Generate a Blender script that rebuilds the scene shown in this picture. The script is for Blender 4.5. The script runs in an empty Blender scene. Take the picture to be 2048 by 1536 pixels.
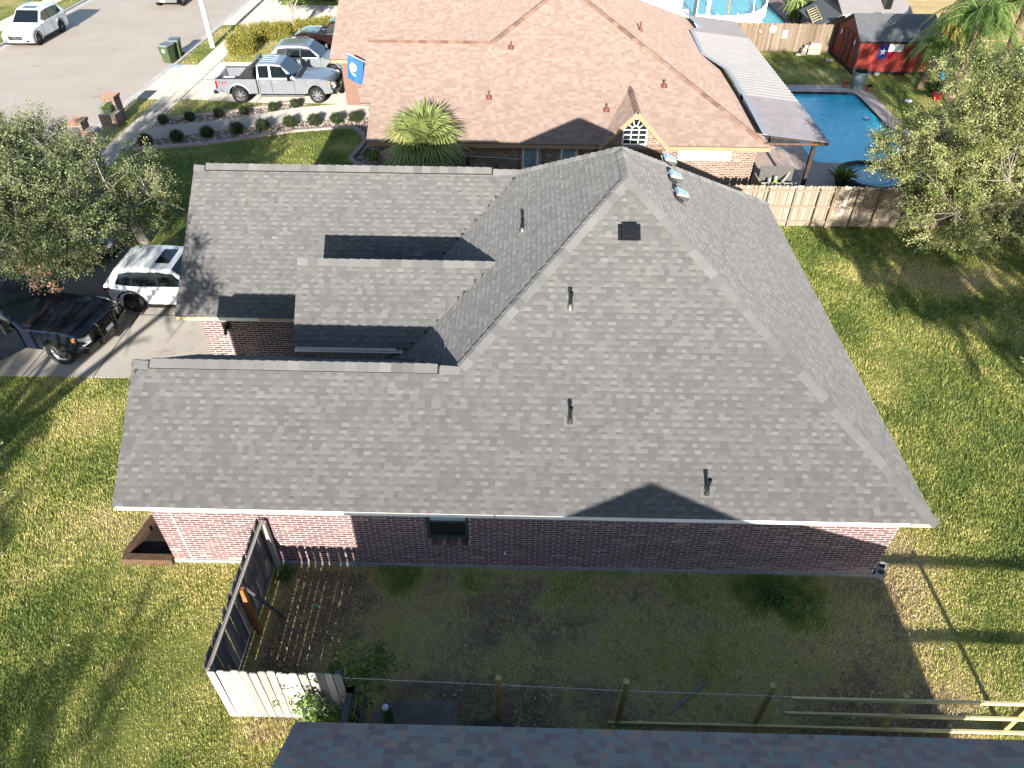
import bpy, math, random
import numpy as np
from mathutils import Vector, Matrix
random.seed(7); rng = np.random.default_rng(11)
R = math.radians
scene = bpy.context.scene
col = scene.collection

# ------------------------------------------------------------------ camera
CAM_H, CAM_F = 13.7, 1420.0 / 2048.0 * 36.0
PITCH, YAW, ROLL = R(41.2), 0.018, -0.007
fw = Vector((-math.sin(YAW) * math.cos(PITCH), math.cos(YAW) * math.cos(PITCH), -math.sin(PITCH)))
rt = Vector((math.cos(YAW), math.sin(YAW), 0)); dn = fw.cross(rt)
r2 = rt * math.cos(ROLL) + dn * math.sin(ROLL); d2 = dn * math.cos(ROLL) - rt * math.sin(ROLL)
cd = bpy.data.cameras.new("camera"); cam = bpy.data.objects.new("camera", cd); col.objects.link(cam)
cam.matrix_world = Matrix(((r2.x, -d2.x, -fw.x, 0), (r2.y, -d2.y, -fw.y, 0), (r2.z, -d2.z, -fw.z, CAM_H), (0, 0, 0, 1)))
cd.sensor_width = 36; cd.lens = CAM_F; cd.clip_start = 0.1; cd.clip_end = 3000
scene.camera = cam
_M = np.array([r2, d2, fw])
def project(p):
    v = (np.asarray(p, float) - np.array([0, 0, CAM_H])) @ _M.T
    z = np.maximum(v[..., 2], 1e-3)
    return np.stack([1024 + 1420 * v[..., 0] / z, 768 + 1420 * v[..., 1] / z, v[..., 2]], -1)

# ------------------------------------------------------------------ light
SUN_TAN, SUN_DX = 0.318, -0.015
sdir = Vector((SUN_DX, 1.0, -SUN_TAN)).normalized()
world = bpy.data.worlds.new("World"); scene.world = world; world.use_nodes = True
wn = world.node_tree; wn.nodes.clear()
sky = wn.nodes.new('ShaderNodeTexSky'); sky.sky_type = 'NISHITA'; sky.sun_disc = False
sky.sun_elevation = math.atan(SUN_TAN); sky.sun_rotation = math.atan2(-sdir.x, -sdir.y)
sky.air_density = 1.0; sky.dust_density = 0.6; sky.ozone_density = 1.6
bg = wn.nodes.new('ShaderNodeBackground'); bg.inputs[1].default_value = 0.09
wo = wn.nodes.new('ShaderNodeOutputWorld')
wn.links.new(sky.outputs[0], bg.inputs[0]); wn.links.new(bg.outputs[0], wo.inputs[0])
sl = bpy.data.lights.new("sun", 'SUN'); sl.energy = 5.0; sl.angle = R(0.55); sl.color = (1.0, 0.94, 0.86)
so = bpy.data.objects.new("sun", sl); col.objects.link(so)
so.rotation_euler = (-sdir).to_track_quat('Z', 'Y').to_euler(); so.location = (0, -30, 40)
scene.view_settings.view_transform = 'Standard'; scene.view_settings.look = 'None'
scene.view_settings.exposure = 1.55; scene.view_settings.gamma = 1.0; scene.view_settings.use_curve_mapping = False
scene.cycles.max_bounces = 6; scene.cycles.diffuse_bounces = 3; scene.cycles.glossy_bounces = 3
scene.cycles.transparent_max_bounces = 6; scene.cycles.use_denoising = True

# ------------------------------------------------------------------ object helpers
def link(o, parent=None):
    col.objects.link(o)
    if parent is not None: o.parent = parent
    return o
def tag(o, label=None, cat=None, group=None, kind=None):
    if label: o['label'] = label
    if cat: o['category'] = cat
    if group: o['group'] = group
    if kind: o['kind'] = kind
    return o
def thing(name, label, cat, loc=(0, 0, 0), rz=0.0, group=None):
    o = bpy.data.objects.new(name, None); link(o); o.empty_display_size = 0.2
    o.location = loc; o.rotation_euler = (0, 0, rz)
    return tag(o, label, cat, group)

class MB:
    """collects faces; build() links them as one mesh object"""
    def __init__(s): s.v = []; s.f = []; s.t = []; s.m = []
    def add(s, vs, fs, t=0.5, mi=0):
        n = len(s.v); s.v.extend([tuple(p) for p in vs])
        s.f.extend([tuple(i + n for i in f) for f in fs]); s.m.extend([mi] * len(fs))
        s.t.extend(t if isinstance(t, (list, tuple)) else [t] * len(vs)); return s
    def quad(s, a, b, c, d, t=0.5, mi=0): return s.add([a, b, c, d], [(0, 1, 2, 3)], t, mi)
    def poly(s, pts, t=0.5, mi=0): return s.add(pts, [tuple(range(len(pts)))], t, mi)
    def box(s, x0, x1, y0, y1, z0, z1, t=0.5, mi=0):
        return s.hexa([(x0, y0, z0), (x1, y0, z0), (x1, y1, z0), (x0, y1, z0), (x0, y0, z1), (x1, y0, z1), (x1, y1, z1), (x0, y1, z1)], t, mi)
    def hexa(s, p, t=0.5, mi=0):
        return s.add(p, [(3, 2, 1, 0), (4, 5, 6, 7), (0, 1, 5, 4), (1, 2, 6, 5), (2, 3, 7, 6), (3, 0, 4, 7)], t, mi)
    def bar(s, a, b, w, h, up=(0, 0, 1), t=0.5, mi=0):
        a = Vector(a); b = Vector(b); d = (b - a).normalized(); u = Vector(up)
        sd = d.cross(u)
        if sd.length < 1e-4: sd = d.cross(Vector((1, 0, 0)))
        sd.normalize(); u = sd.cross(d).normalized(); sd *= w / 2; u *= h / 2
        return s.hexa([a - sd - u, a + sd - u, b + sd - u, b - sd - u, a - sd + u, a + sd + u, b + sd + u, b - sd + u], t, mi)
    def tube(s, pts, r, n=6, cap=True, t=0.5, mi=0):
        pts = [Vector(p) for p in pts]; m = len(pts)
        rs = r if isinstance(r, (list, tuple)) else [r] * m
        vs = []; prev = None
        for i, p in enumerate(pts):
            d = (pts[min(i + 1, m - 1)] - pts[max(i - 1, 0)])
            d = d.normalized() if d.length > 1e-9 else Vector((0, 0, 1))
            a = d.cross(Vector((0, 0, 1)) if abs(d.z) < 0.95 else Vector((1, 0, 0))).normalized() if prev is None else (prev - d * prev.dot(d)).normalized()
            prev = a; b = d.cross(a)
            for k in range(n):
                q = 2 * math.pi * k / n
                vs.append(p + (a * math.cos(q) + b * math.sin(q)) * rs[i])
        fs = [(i * n + k, i * n + (k + 1) % n, (i + 1) * n + (k + 1) % n, (i + 1) * n + k) for i in range(m - 1) for k in range(n)]
        if cap: fs += [tuple(range(n - 1, -1, -1)), tuple(range((m - 1) * n, m * n))]
        return s.add(vs, fs, t, mi)
    def lathe(s, prof, n=16, c=(0, 0, 0), axis='z', t=0.5, mi=0, cap=True):
        vs = []
        for r, h in prof:
            for k in range(n):
                q = 2 * math.pi * k / n; a, b = r * math.cos(q), r * math.sin(q)
                p = {'z': (a, b, h), 'y': (a, h, -b), 'x': (h, a, b)}[axis]
                vs.append((p[0] + c[0], p[1] + c[1], p[2] + c[2]))
        m = len(prof)
        fs = [(i * n + k, i * n + (k + 1) % n, (i + 1) * n + (k + 1) % n, (i + 1) * n + k) for i in range(m - 1) for k in range(n)]
        if cap: fs += [tuple(range(n - 1, -1, -1)), tuple(range((m - 1) * n, m * n))]
        return s.add(vs, fs, t, mi)
    def prism(s, pts, d, t=0.5, mi=0):
        """polygon pts (3D) pushed by vector d"""
        n = len(pts); d = Vector(d); a = [Vector(p) for p in pts]; b = [p + d for p in a]
        fs = [tuple(range(n - 1, -1, -1)), tuple(range(n, 2 * n))] + [(i, (i + 1) % n, n + (i + 1) % n, n + i) for i in range(n)]
        return s.add(a + b, fs, t, mi)
    def mesh(s, name, mats, smooth=False):
        me = bpy.data.meshes.new(name); me.from_pydata(s.v, [], s.f)
        at = me.attributes.new('tint', 'FLOAT', 'POINT'); at.data.foreach_set('value', np.asarray(s.t, np.float32))
        mats = mats if isinstance(mats, (list, tuple)) else [mats]
        for m in mats: me.materials.append(m)
        if len(mats) > 1: me.polygons.foreach_set('material_index', s.m)
        if smooth:
            me.polygons.foreach_set('use_smooth', [True] * len(me.polygons))
            try: me.set_sharp_from_angle(angle=R(smooth if smooth is not True else 40))
            except Exception: pass
        me.update(); return me
    def build(s, name, mats, parent=None, smooth=False, loc=None, kind=None):
        o = bpy.data.objects.new(name, s.mesh(name, mats, smooth)); link(o, parent)
        if loc is not None: o.location = loc
        if kind: o['kind'] = kind
        return o
def np_mesh(name, V, F, tint, mat, parent=None, kind=None):
    """bulk mesh from arrays: V (n,3), F (m,k), tint (n,)"""
    me = bpy.data.meshes.new(name); V = np.asarray(V, np.float32); F = np.asarray(F, np.int32); k = F.shape[1]
    me.vertices.add(len(V)); me.vertices.foreach_set('co', V.ravel())
    me.loops.add(F.size); me.loops.foreach_set('vertex_index', F.ravel())
    me.polygons.add(len(F)); me.polygons.foreach_set('loop_start', np.arange(0, F.size, k, dtype=np.int32))
    at = me.attributes.new('tint', 'FLOAT', 'POINT'); at.data.foreach_set('value', np.asarray(tint, np.float32))
    me.polygons.foreach_set('use_smooth', np.zeros(len(F), bool)); me.materials.append(mat); me.update(calc_edges=True); me.validate()
    o = bpy.data.objects.new(name, me); link(o, parent)
    if kind: o['kind'] = kind
    return o
def inst(me, name, parent=None, loc=(0, 0, 0), rot=(0, 0, 0), tint=None):
    o = bpy.data.objects.new(name, me); link(o, parent); o.location = loc; o.rotation_euler = rot
    if tint is not None: o['ptint'] = float(tint)
    return o
def copy_tree(o, parent=None):
    c = o.copy(); link(c)
    if parent is not None: c.parent = parent
    for ch in list(o.children): copy_tree(ch, c)
    return c

# ------------------------------------------------------------------ materials
def ramp(nt, stops, interp='LINEAR'):
    r = nt.nodes.new('ShaderNodeValToRGB'); r.color_ramp.interpolation = interp
    e = r.color_ramp.elements
    while len(e) < len(stops): e.new(0.5)
    for q, (p, c) in zip(e, stops): q.position = p; q.color = (*c, 1)
    return r
def noise(nt, scale, detail=4, rough=0.6, coord='Object', dist=0.0, sc=None):
    tc = nt.nodes.new('ShaderNodeTexCoord'); n = nt.nodes.new('ShaderNodeTexNoise')
    n.inputs['Scale'].default_value = scale; n.inputs['Detail'].default_value = detail
    n.inputs['Roughness'].default_value = rough; n.inputs['Distortion'].default_value = dist
    if coord == 'World':
        g = nt.nodes.new('ShaderNodeNewGeometry'); src = g.outputs['Position']
    else: src = tc.outputs[coord]
    if sc:
        mp = nt.nodes.new('ShaderNodeMapping'); mp.inputs['Scale'].default_value = sc
        nt.links.new(src, mp.inputs[0]); src = mp.outputs[0]
    nt.links.new(src, n.inputs['Vector']); return n
def mth(nt, op, a, b=None, clamp=False):
    m = nt.nodes.new('ShaderNodeMath'); m.operation = op; m.use_clamp = clamp
    for i, q in enumerate((a, b)):
        if q is None: continue
        if isinstance(q, (int, float)): m.inputs[i].default_value = q
        else: nt.links.new(q, m.inputs[i])
    return m.outputs[0]
def mixc(nt, fac, a, b, mode='MIX'):
    m = nt.nodes.new('ShaderNodeMix'); m.data_type = 'RGBA'; m.blend_type = mode
    for sock, q in ((m.inputs[0], fac), (m.inputs[6], a), (m.inputs[7], b)):
        if isinstance(q, (int, float)): sock.default_value = q
        elif isinstance(q, tuple): sock.default_value = (*q, 1)
        else: nt.links.new(q, sock)
    return m.outputs[2]
def tint_out(nt):
    a = nt.nodes.new('ShaderNodeAttribute'); a.attribute_name = 'tint'
    b = nt.nodes.new('ShaderNodeAttribute'); b.attribute_type = 'OBJECT'; b.attribute_name = 'ptint'
    return mth(nt, 'ADD', a.outputs['Fac'], b.outputs['Fac'])
def base(name, rough=0.8, metal=0.0, spec=0.3):
    m = bpy.data.materials.new(name); m.use_nodes = True; nt = m.node_tree
    p = nt.nodes['Principled BSDF']; p.inputs['Roughness'].default_value = rough; p.inputs['Metallic'].default_value = metal
    p.inputs['Specular IOR Level'].default_value = spec
    return m, nt, p
def bump(nt, p, h, strength=0.3, dist=0.02):
    b = nt.nodes.new('ShaderNodeBump'); b.inputs['Strength'].default_value = strength; b.inputs['Distance'].default_value = dist
    nt.links.new(h, b.inputs['Height']); nt.links.new(b.outputs[0], p.inputs['Normal'])
def simple(name, c, rough=0.7, metal=0.0, var=0.25, scale=6.0, coord='Object', bmp=0.0, spec=0.3, sc=None):
    """one colour with uneven wear"""
    m, nt, p = base(name, rough, metal, spec)
    n = noise(nt, scale, 5, 0.65, coord, sc=sc)
    r = ramp(nt, [(0.25, tuple(max(0, q * (1 - var)) for q in c)), (0.75, tuple(min(1, q * (1 + var)) for q in c))])
    nt.links.new(n.outputs[0], r.inputs[0]); nt.links.new(r.outputs[0], p.inputs['Base Color'])
    if bmp: bump(nt, p, n.outputs[0], bmp, 0.01)
    return m
def tinted(name, stops, rough=0.85, wear=0.12, scale=8.0, coord='World', bmp=0.0, spec=0.2, fine=None, sc=None):
    """colour from the piece's own tint plus a little noise"""
    m, nt, p = base(name, rough, 0, spec)
    n = noise(nt, scale, 4, 0.6, coord, sc=sc)
    v = mth(nt, 'ADD', tint_out(nt), mth(nt, 'MULTIPLY', mth(nt, 'SUBTRACT', n.outputs[0], 0.5), wear * 2))
    if fine:
        n2 = noise(nt, fine[0], 2, 0.7, coord)
        v = mth(nt, 'ADD', v, mth(nt, 'MULTIPLY', mth(nt, 'SUBTRACT', n2.outputs[0], 0.5), fine[1] * 2))
    r = ramp(nt, stops); nt.links.new(v, r.inputs[0]); nt.links.new(r.outputs[0], p.inputs['Base Color'])
    if bmp: bump(nt, p, n.outputs[0], bmp, 0.01)
    return m
def gritty(m):
    p = m.node_tree.nodes['Principled BSDF']
    if 'Diffuse Roughness' in p.inputs: p.inputs['Diffuse Roughness'].default_value = 1.0
    return m
def paint(name, c, rough=0.28, metal=0.0, coat=0.6, var=0.08):
    m, nt, p = base(name, rough, metal, 0.5)
    p.inputs['Coat Weight'].default_value = coat; p.inputs['Coat Roughness'].default_value = 0.08
    n = noise(nt, 3.0, 4, 0.6)
    r = ramp(nt, [(0.3, tuple(q * (1 - var) for q in c)), (0.7, tuple(min(1, q * (1 + var)) for q in c))])
    nt.links.new(n.outputs[0], r.inputs[0]); nt.links.new(r.outputs[0], p.inputs['Base Color'])
    rr = noise(nt, 14, 3, 0.6); q = mth(nt, 'ADD', mth(nt, 'MULTIPLY', rr.outputs[0], 0.18), rough - 0.08); nt.links.new(q, p.inputs['Roughness'])
    return m

M = {}
# shingles: charcoal grey, brown, weathered slate mix
M['shingle'] = tinted('shingle_grey', [(0.0, (.070, .069, .0685)), (0.35, (.097, .0955, .094)), (0.6, (.131, .129, .126)), (1.0, (.208, .203, .196))], 0.92, 0.10, 1.1, fine=(70, .10))
M['cap'] = tinted('ridge_cap_grey', [(0.0, (.098, .097, .096)), (1.0, (.155, .153, .15))], 0.92, 0.12, 2.0, fine=(60, .12))
M['deck_dark'] = simple('roof_underlay', (.03, .03, .032), 0.95)
M['shingle_brown'] = tinted('shingle_brown', [(0.0, (.168, .122, .10)), (0.5, (.192, .141, .117)), (1.0, (.22, .165, .139))], 0.95, 0.16, .8, fine=(40, .15))
M['shingle_slate'] = tinted('shingle_slate', [(0.0, (.21, .175, .17)), (0.3, (.29, .21, .185)), (0.5, (.27, .235, .22)), (0.75, (.24, .275, .245)), (1.0, (.38, .25, .19))], 0.92, 0.08, 2.0, fine=(60, .08))
M['brick'] = tinted('brick_red', [(0.0, (.072, .042, .045)), (0.45, (.135, .068, .067)), (0.8, (.20, .11, .103)), (1.0, (.30, .20, .175))], 0.9, 0.14, 14, fine=(90, .12), bmp=.3)
M['brick_tan'] = tinted('brick_tan', [(0.0, (.075, .05, .042)), (0.45, (.19, .115, .085)), (1.0, (.34, .23, .17))], 0.9, 0.16, 10, bmp=.2)
M['mortar'] = simple('mortar', (.50, .475, .45), 0.95, var=.2, scale=12, bmp=.2)
M['mortar_tan'] = simple('mortar_tan', (.36, .32, .27), 0.95, var=.2, scale=12)
M['slab'] = simple('foundation_concrete', (.27, .265, .25), 0.9, var=.35, scale=3, bmp=.3)
M['white'] = simple('white_trim', (.74, .71, .65), 0.55, var=.08, scale=2)
M['cream'] = simple('cream_trim', (.27, .185, .105), 0.6, var=.12, scale=2)
M['siding'] = simple('siding_beige', (.42, .36, .26), 0.7, var=.1)
M['rawwood'] = simple('new_pine', (.45, .36, .19), 0.75, var=.3, scale=5, sc=(.4, 6, 6))
M['rail'] = simple('yellow_pine_rail', (.50, .43, .22), 0.75, var=.22, scale=4, sc=(.35, 8, 8), coord='World')
M['post'] = simple('treated_post', (.36, .29, .11), 0.8, var=.3, scale=6, sc=(6, 6, .6), coord='World')
M['oldwood'] = tinted('weathered_wood', [(0.0, (.045, .043, .045)), (0.4, (.15, .14, .13)), (0.75, (.27, .25, .225)), (1.0, (.46, .42, .37))], 0.9, 0.18, 3.0, sc=(9, 9, .8), bmp=.3)
M['fencewood'] = tinted('fence_wood_tan', [(0.0, (.09, .058, .036)), (0.4, (.19, .145, .10)), (0.8, (.29, .25, .195)), (1.0, (.38, .345, .285))], 0.9, 0.2, 2.5, sc=(9, 9, .8), bmp=.25)
M['brownwood'] = simple('brown_timber', (.095, .055, .032), 0.85, var=.45, scale=7, bmp=.4)
M['orangewood'] = simple('fresh_brown_post', (.30, .12, .04), 0.8, var=.3, scale=8)
M['darkwood'] = simple('dark_stained_wood', (.035, .024, .018), 0.7, var=.3)
M['steel_black'] = paint('black_metal', (.012, .012, .013), .25, 0.2, .6)
M['lead'] = simple('galvanised_flashing', (.50, .51, .52), 0.5, 0.6, var=.3, scale=20)
M['vent_steel'] = simple('vent_steel', (.55, .56, .57), 0.22, 1.0, var=.2, scale=9)
M['vent_red'] = simple('painted_vent_red', (.13, .05, .04), 0.7)
M['glass'] = paint('window_glass', (.012, .016, .02), .06, 0, .4)
M['screen'] = simple('window_screen_blue', (.17, .23, .27), 0.5, var=.15)
M['frame_dark'] = simple('bronze_window_frame', (.055, .06, .06), 0.5)
M['sash_reflection'] = simple('painted_sash_reflection', (.30, .42, .48), 0.5, var=.1)  # pale blue of the sky reflected in the upper sash, as flat colour
def paving():
    m, nt, p = base('concrete_paving', .9, 0, .2)
    n = noise(nt, .8, 6, .65, 'World'); n2 = noise(nt, 30, 3, .7, 'World'); n3 = noise(nt, .55, 5, .7, 'World', .6)
    r = ramp(nt, [(.25, (.22, .203, .178)), (.75, (.32, .295, .26))]); v = mth(nt, 'ADD', mth(nt, 'MULTIPLY', n.outputs[0], .7), mth(nt, 'MULTIPLY', n2.outputs[0], .3)); nt.links.new(v, r.inputs[0])
    s = ramp(nt, [(.58, (1, 1, 1)), (.72, (.66, .62, .58))]); nt.links.new(n3.outputs[0], s.inputs[0])
    nt.links.new(mixc(nt, 1.0, r.outputs[0], s.outputs[0], 'MULTIPLY'), p.inputs['Base Color']); bump(nt, p, n2.outputs[0], .2, .01); return m
M['concrete'] = paving()
M['concrete2'] = simple('concrete_kerb', (.47, .44, .40), 0.9, var=.2, scale=1.6, coord='World')
M['joint'] = simple('paving_joint', (.06, .055, .05), 0.95)
M['deckpink'] = simple('pool_deck_pink', (.44, .34, .30), 0.85, var=.14, scale=1.2, coord='World')
M['plum'] = simple('brown_paving', (.26, .16, .14), 0.9, var=.2, scale=1.0, coord='World')
M['soil'] = simple('dark_soil', (.022, .015, .010), 1.0, var=.5, scale=14, bmp=.6)
M['metal_white'] = simple('white_roof_panel', (.37, .34, .315), 0.55, var=.1, scale=1.5)
M['metal_grey'] = simple('grey_roof_panel', (.25, .225, .215), 0.55, var=.1, scale=1.5)
M['metal_smoke'] = simple('smoked_roof_panel', (.22, .20, .205), 0.35, var=.15, scale=2, spec=.5)
M['shedred'] = simple('barn_red_paint', (.20, .022, .016), 0.65, var=.15, scale=2)
M['shedtrim'] = simple('dark_brown_trim', (.016, .010, .009), 0.6)
M['shedroof'] = simple('grey_felt_roof', (.10, .105, .11), 0.9, var=.2, scale=5)
M['flagblue'] = simple('flag_blue', (.012, .022, .16), 0.7, var=.05)
M['flagwhite'] = simple('flag_white', (.66, .66, .68), 0.7, var=.05)
M['flagred'] = simple('flag_red', (.36, .012, .02), 0.7, var=.05)
M['flagcloth'] = simple('blue_flag_cloth', (.018, .095, .26), 0.6, var=.15)
M['gold'] = simple('gold_thread', (.45, .36, .12), 0.6)
M['green_bin'] = simple('green_bin_plastic', (.05, .075, .033), 0.5, var=.15)
M['bin_lid'] = simple('bin_lid_plastic', (.15, .18, .19), 0.35, var=.15)
M['rubber'] = simple('tyre_rubber', (.012, .012, .012), 0.8, var=.3)
M['rim'] = simple('alloy_rim', (.50, .50, .50), 0.3, 0.9, var=.15)
M['rim_dark'] = simple('grey_rim', (.16, .16, .165), 0.35, 0.8, var=.15)
M['plastic'] = simple('black_trim_plastic', (.012, .012, .012), 0.55)
M['chrome'] = simple('chrome', (.75, .75, .76), 0.12, 1.0, var=.05)
M['lamp_red'] = paint('red_lamp', (.22, .008, .012), .2)
M['lamp_clear'] = paint('clear_lamp', (.55, .55, .57), .15)
M['amber'] = paint('amber_lamp', (.5, .17, .04), .2)
M['carglass'] = paint('car_glass', (.006, .010, .013), .05, 0, .15)
M['silver'] = paint('silver_paint', (.28, .30, .325), .32, .6, .7)
M['white_paint'] = paint('white_paint', (.74, .75, .76), .25, 0, .7)
M['black_paint'] = paint('black_paint', (.010, .013, .024), .14, .15, 1.0)  # slight blue of the reflected sky is mixed into the paint colour
M['maroon_paint'] = paint('maroon_paint', (.018, .007, .007), .22, .2, .8)
M['navy_paint'] = paint('navy_paint', (.015, .018, .03), .2, .2, .8)
M['pole_white'] = simple('white_pole_paint', (.62, .60, .56), 0.5, var=.08)
M['bluepaint'] = simple('blue_kerb_paint', (.16, .30, .42), 0.8)
M['pebble'] = tinted('river_pebble', [(0.0, (.10, .075, .06)), (0.5, (.27, .21, .17)), (1.0, (.50, .44, .38))], 0.8, 0.1, 10)
M['edging'] = simple('concrete_edging', (.30, .24, .215), 0.9, var=.2, scale=4)
M['stone'] = tinted('pale_stone', [(0.0, (.20, .17, .14)), (1.0, (.45, .40, .33))], 0.9, 0.2, 8, bmp=.4)
M['twig'] = simple('twig_bark', (.22, .195, .16), 0.95, var=.3)
M['bark'] = simple('grey_bark', (.29, .26, .215), 0.95, var=.35, scale=9, bmp=.6)
M['palmbark'] = simple('palm_bark', (.17, .12, .075), 0.95, var=.4, scale=12, bmp=.6)
M['pot'] = simple('glazed_pot', (.16, .20, .19), 0.4, var=.15)
M['terracotta'] = simple('terracotta', (.30, .12, .06), 0.8)
M['galv'] = simple('galvanised_wire', (.20, .205, .205), 0.5, .6)
M['string'] = simple('white_string', (.62, .62, .60), 0.8)
M['paper'] = simple('white_paper', (.70, .72, .75), 0.8, var=.05)
M['teal'] = simple('teal_plastic', (.02, .33, .26), 0.5)
M['lime'] = simple('lime_plastic', (.25, .62, .04), 0.5)
M['redplastic'] = simple('red_plastic', (.33, .015, .02), 0.5)
M['blueplastic'] = simple('blue_plastic', (.03, .30, .48), 0.5)
M['block'] = simple('cinder_block', (.27, .265, .25), 0.95, var=.2, scale=15, bmp=.4)
M['dryfield'] = simple('dry_field', (.50, .36, .16), 0.95, var=.3, scale=.8, coord='World')

def leafmat(name, stops, rough=0.55, sub=0.25, wear=.15):
    m, nt, p = base(name, rough, 0, .35)
    n = noise(nt, 1.2, 3, .6, 'World')
    v = mth(nt, 'ADD', tint_out(nt), mth(nt, 'MULTIPLY', mth(nt, 'SUBTRACT', n.outputs[0], 0.5), wear * 2))
    r = ramp(nt, stops); nt.links.new(v, r.inputs[0]); nt.links.new(r.outputs[0], p.inputs['Base Color'])
    tr = nt.nodes.new('ShaderNodeBsdfTranslucent'); nt.links.new(r.outputs[0], tr.inputs[0])
    mx = nt.nodes.new('ShaderNodeMixShader'); mx.inputs[0].default_value = sub
    nt.links.new(p.outputs[0], mx.inputs[1]); nt.links.new(tr.outputs[0], mx.inputs[2])
    nt.links.new(mx.outputs[0], nt.nodes['Material Output'].inputs[0])
    return m
M['oakleaf'] = leafmat('oak_leaf', [(0.0, (.025, .042, .014)), (.4, (.075, .105, .033)), (.75, (.215, .24, .105)), (1.0, (.27, .24, .14))], .5, .15)
M['paleleaf'] = leafmat('pale_oak_leaf', [(0.0, (.04, .058, .014)), (.4, (.17, .195, .055)), (.75, (.35, .36, .145)), (1.0, (.42, .39, .22))], .5, .18)
M['shrubleaf'] = leafmat('shrub_leaf', [(0.0, (.014, .03, .01)), (1.0, (.055, .08, .024))])
M['hedgeleaf'] = leafmat('hedge_leaf', [(0.0, (.10, .12, .02)), (.6, (.24, .23, .04)), (1.0, (.36, .28, .06))])
M['limeleaf'] = leafmat('bright_leaf', [(0.0, (.08, .14, .02)), (1.0, (.24, .30, .06))])
M['vineleaf'] = leafmat('vine_leaf', [(0.0, (.035, .09, .015)), (1.0, (.15, .24, .05))])
M['fanpalm'] = leafmat('fan_palm_leaf', [(0.0, (.06, .10, .03)), (.45, (.20, .25, .08)), (.8, (.36, .38, .13)), (1.0, (.45, .36, .16))], .5, .3)
M['frond'] = leafmat('feather_palm_leaf', [(0.0, (.03, .075, .015)), (.6, (.10, .17, .035)), (1.0, (.24, .28, .09))], .5, .3)
M['deadleaf'] = leafmat('dead_leaf', [(0.0, (.22, .10, .07)), (1.0, (.40, .24, .17))])

for k_ in ('shingle', 'cap', 'shingle_brown', 'shingle_slate', 'brick', 'brick_tan', 'concrete', 'oldwood', 'fencewood'): gritty(M[k_])
# ================================================================== ground
def vnoise(x, y, s, seed=0):
    """smooth value noise in numpy, 0..1"""
    x = np.asarray(x) / s; y = np.asarray(y) / s
    xi = np.floor(x).astype(np.int64); yi = np.floor(y).astype(np.int64); fx = x - xi; fy = y - yi
    fx = fx * fx * (3 - 2 * fx); fy = fy * fy * (3 - 2 * fy)
    def h(a, b):
        n = (a * 374761393 + b * 668265263 + seed * 974634777) & 0x7fffffff
        n = ((n ^ (n >> 13)) * 1274126177) & 0x7fffffff
        return ((n ^ (n >> 16)) & 0xffff) / 65535.0
    return (h(xi, yi) * (1 - fx) + h(xi + 1, yi) * fx) * (1 - fy) + (h(xi, yi + 1) * (1 - fx) + h(xi + 1, yi + 1) * fx) * fy
def sstep(a, b, x): t = np.clip((x - a) / (b - a), 0, 1); return t * t * (3 - 2 * t)
def inbox(x, y, x0, x1, y0, y1, f=0.6):
    return sstep(x0 - f, x0 + f, x) * (1 - sstep(x1 - f, x1 + f, x)) * sstep(y0 - f, y0 + f, y) * (1 - sstep(y1 - f, y1 + f, y))
def dry(x, y):
    """how dry the turf is: 0 green, 1 bare earth"""
    x = np.asarray(x, float); y = np.asarray(y, float)
    n = 0.45 * vnoise(x, y, 1.7, 1) + 0.3 * vnoise(x, y, .62, 2) + 0.25 * vnoise(x, y, .23, 3)
    n2 = vnoise(x, y, 3.6, 5)
    d = 0.30 + (n - .5) * .95 + (n2 - .5) * .30
    strip = inbox(x, y, -5.2, 8.3, 5.2, 9.35, .35)                       # worn side yard
    green = inbox(x, y, -3.6, 6.8, 8.35, 9.5, .3) * sstep(.35, .6, vnoise(x, y, .9, 9)) + .8 * inbox(x, y, 4.7, 6.6, 7.7, 9.2, .45) * sstep(.3, .65, vnoise(x, y, .45, 19))
    d = d + strip * (0.37 - 0.52 * np.clip(green, 0, 1))
    d = d + inbox(x, y, -5.2, -3.0, 6.0, 9.0, .3) * .22                  # soil behind the gate
    d = d + inbox(x, y, -3, 9, 5.0, 6.7, .25) * .2
    d = d + inbox(x, y, 7.9, 9.5, 6, 15.5, .6) * .26                     # scorched edge by the eave
    d = d + .5 * np.exp(-(((x - 10.3) / .7) ** 2 + ((y - 15.6) / .5) ** 2))
    d = d + .55 * np.exp(-(((x - 15.2) / 1.9) ** 2 + ((y - 21.6) / .9) ** 2))
    d = d + .3 * np.exp(-(((x + 7.3) / .9) ** 2 + ((y - 4.9) / 1.2) ** 2))
    d = d + .25 * np.exp(-(((x + 10) / .5) ** 2 + ((y - 13.6) / 1.4) ** 2))
    d = d - inbox(x, y, -10.5, -7, 3, 7.2, .8) * .16
    d = d - inbox(x, y, 9.8, 30, 9.5, 26, 1.0) * .06
    d = d - inbox(x, y, -18.5, -6, 23.4, 36, .8) * .12
    d = d + inbox(x, y, -19, -10, 42.5, 49, .5) * .3
    return np.clip(d, 0, 1)
STOPS_TURF = [(0.0, (.075, .105, .022)), (.25, (.16, .178, .04)), (.5, (.29, .268, .085)), (.72, (.37, .30, .145)), (1.0, (.125, .092, .066))]
M['turf'] = tinted('turf_ground', [(p, tuple(min(1, q * .95) for q in c)) for p, c in STOPS_TURF], 1.0, 0.2, 9, fine=(38, .22), bmp=.6)
M['blade'] = leafmat('grass_blade', [(p, tuple(min(1, q * 1.85) for q in c)) for p, c in STOPS_TURF], .75, .25, .1)

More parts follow.
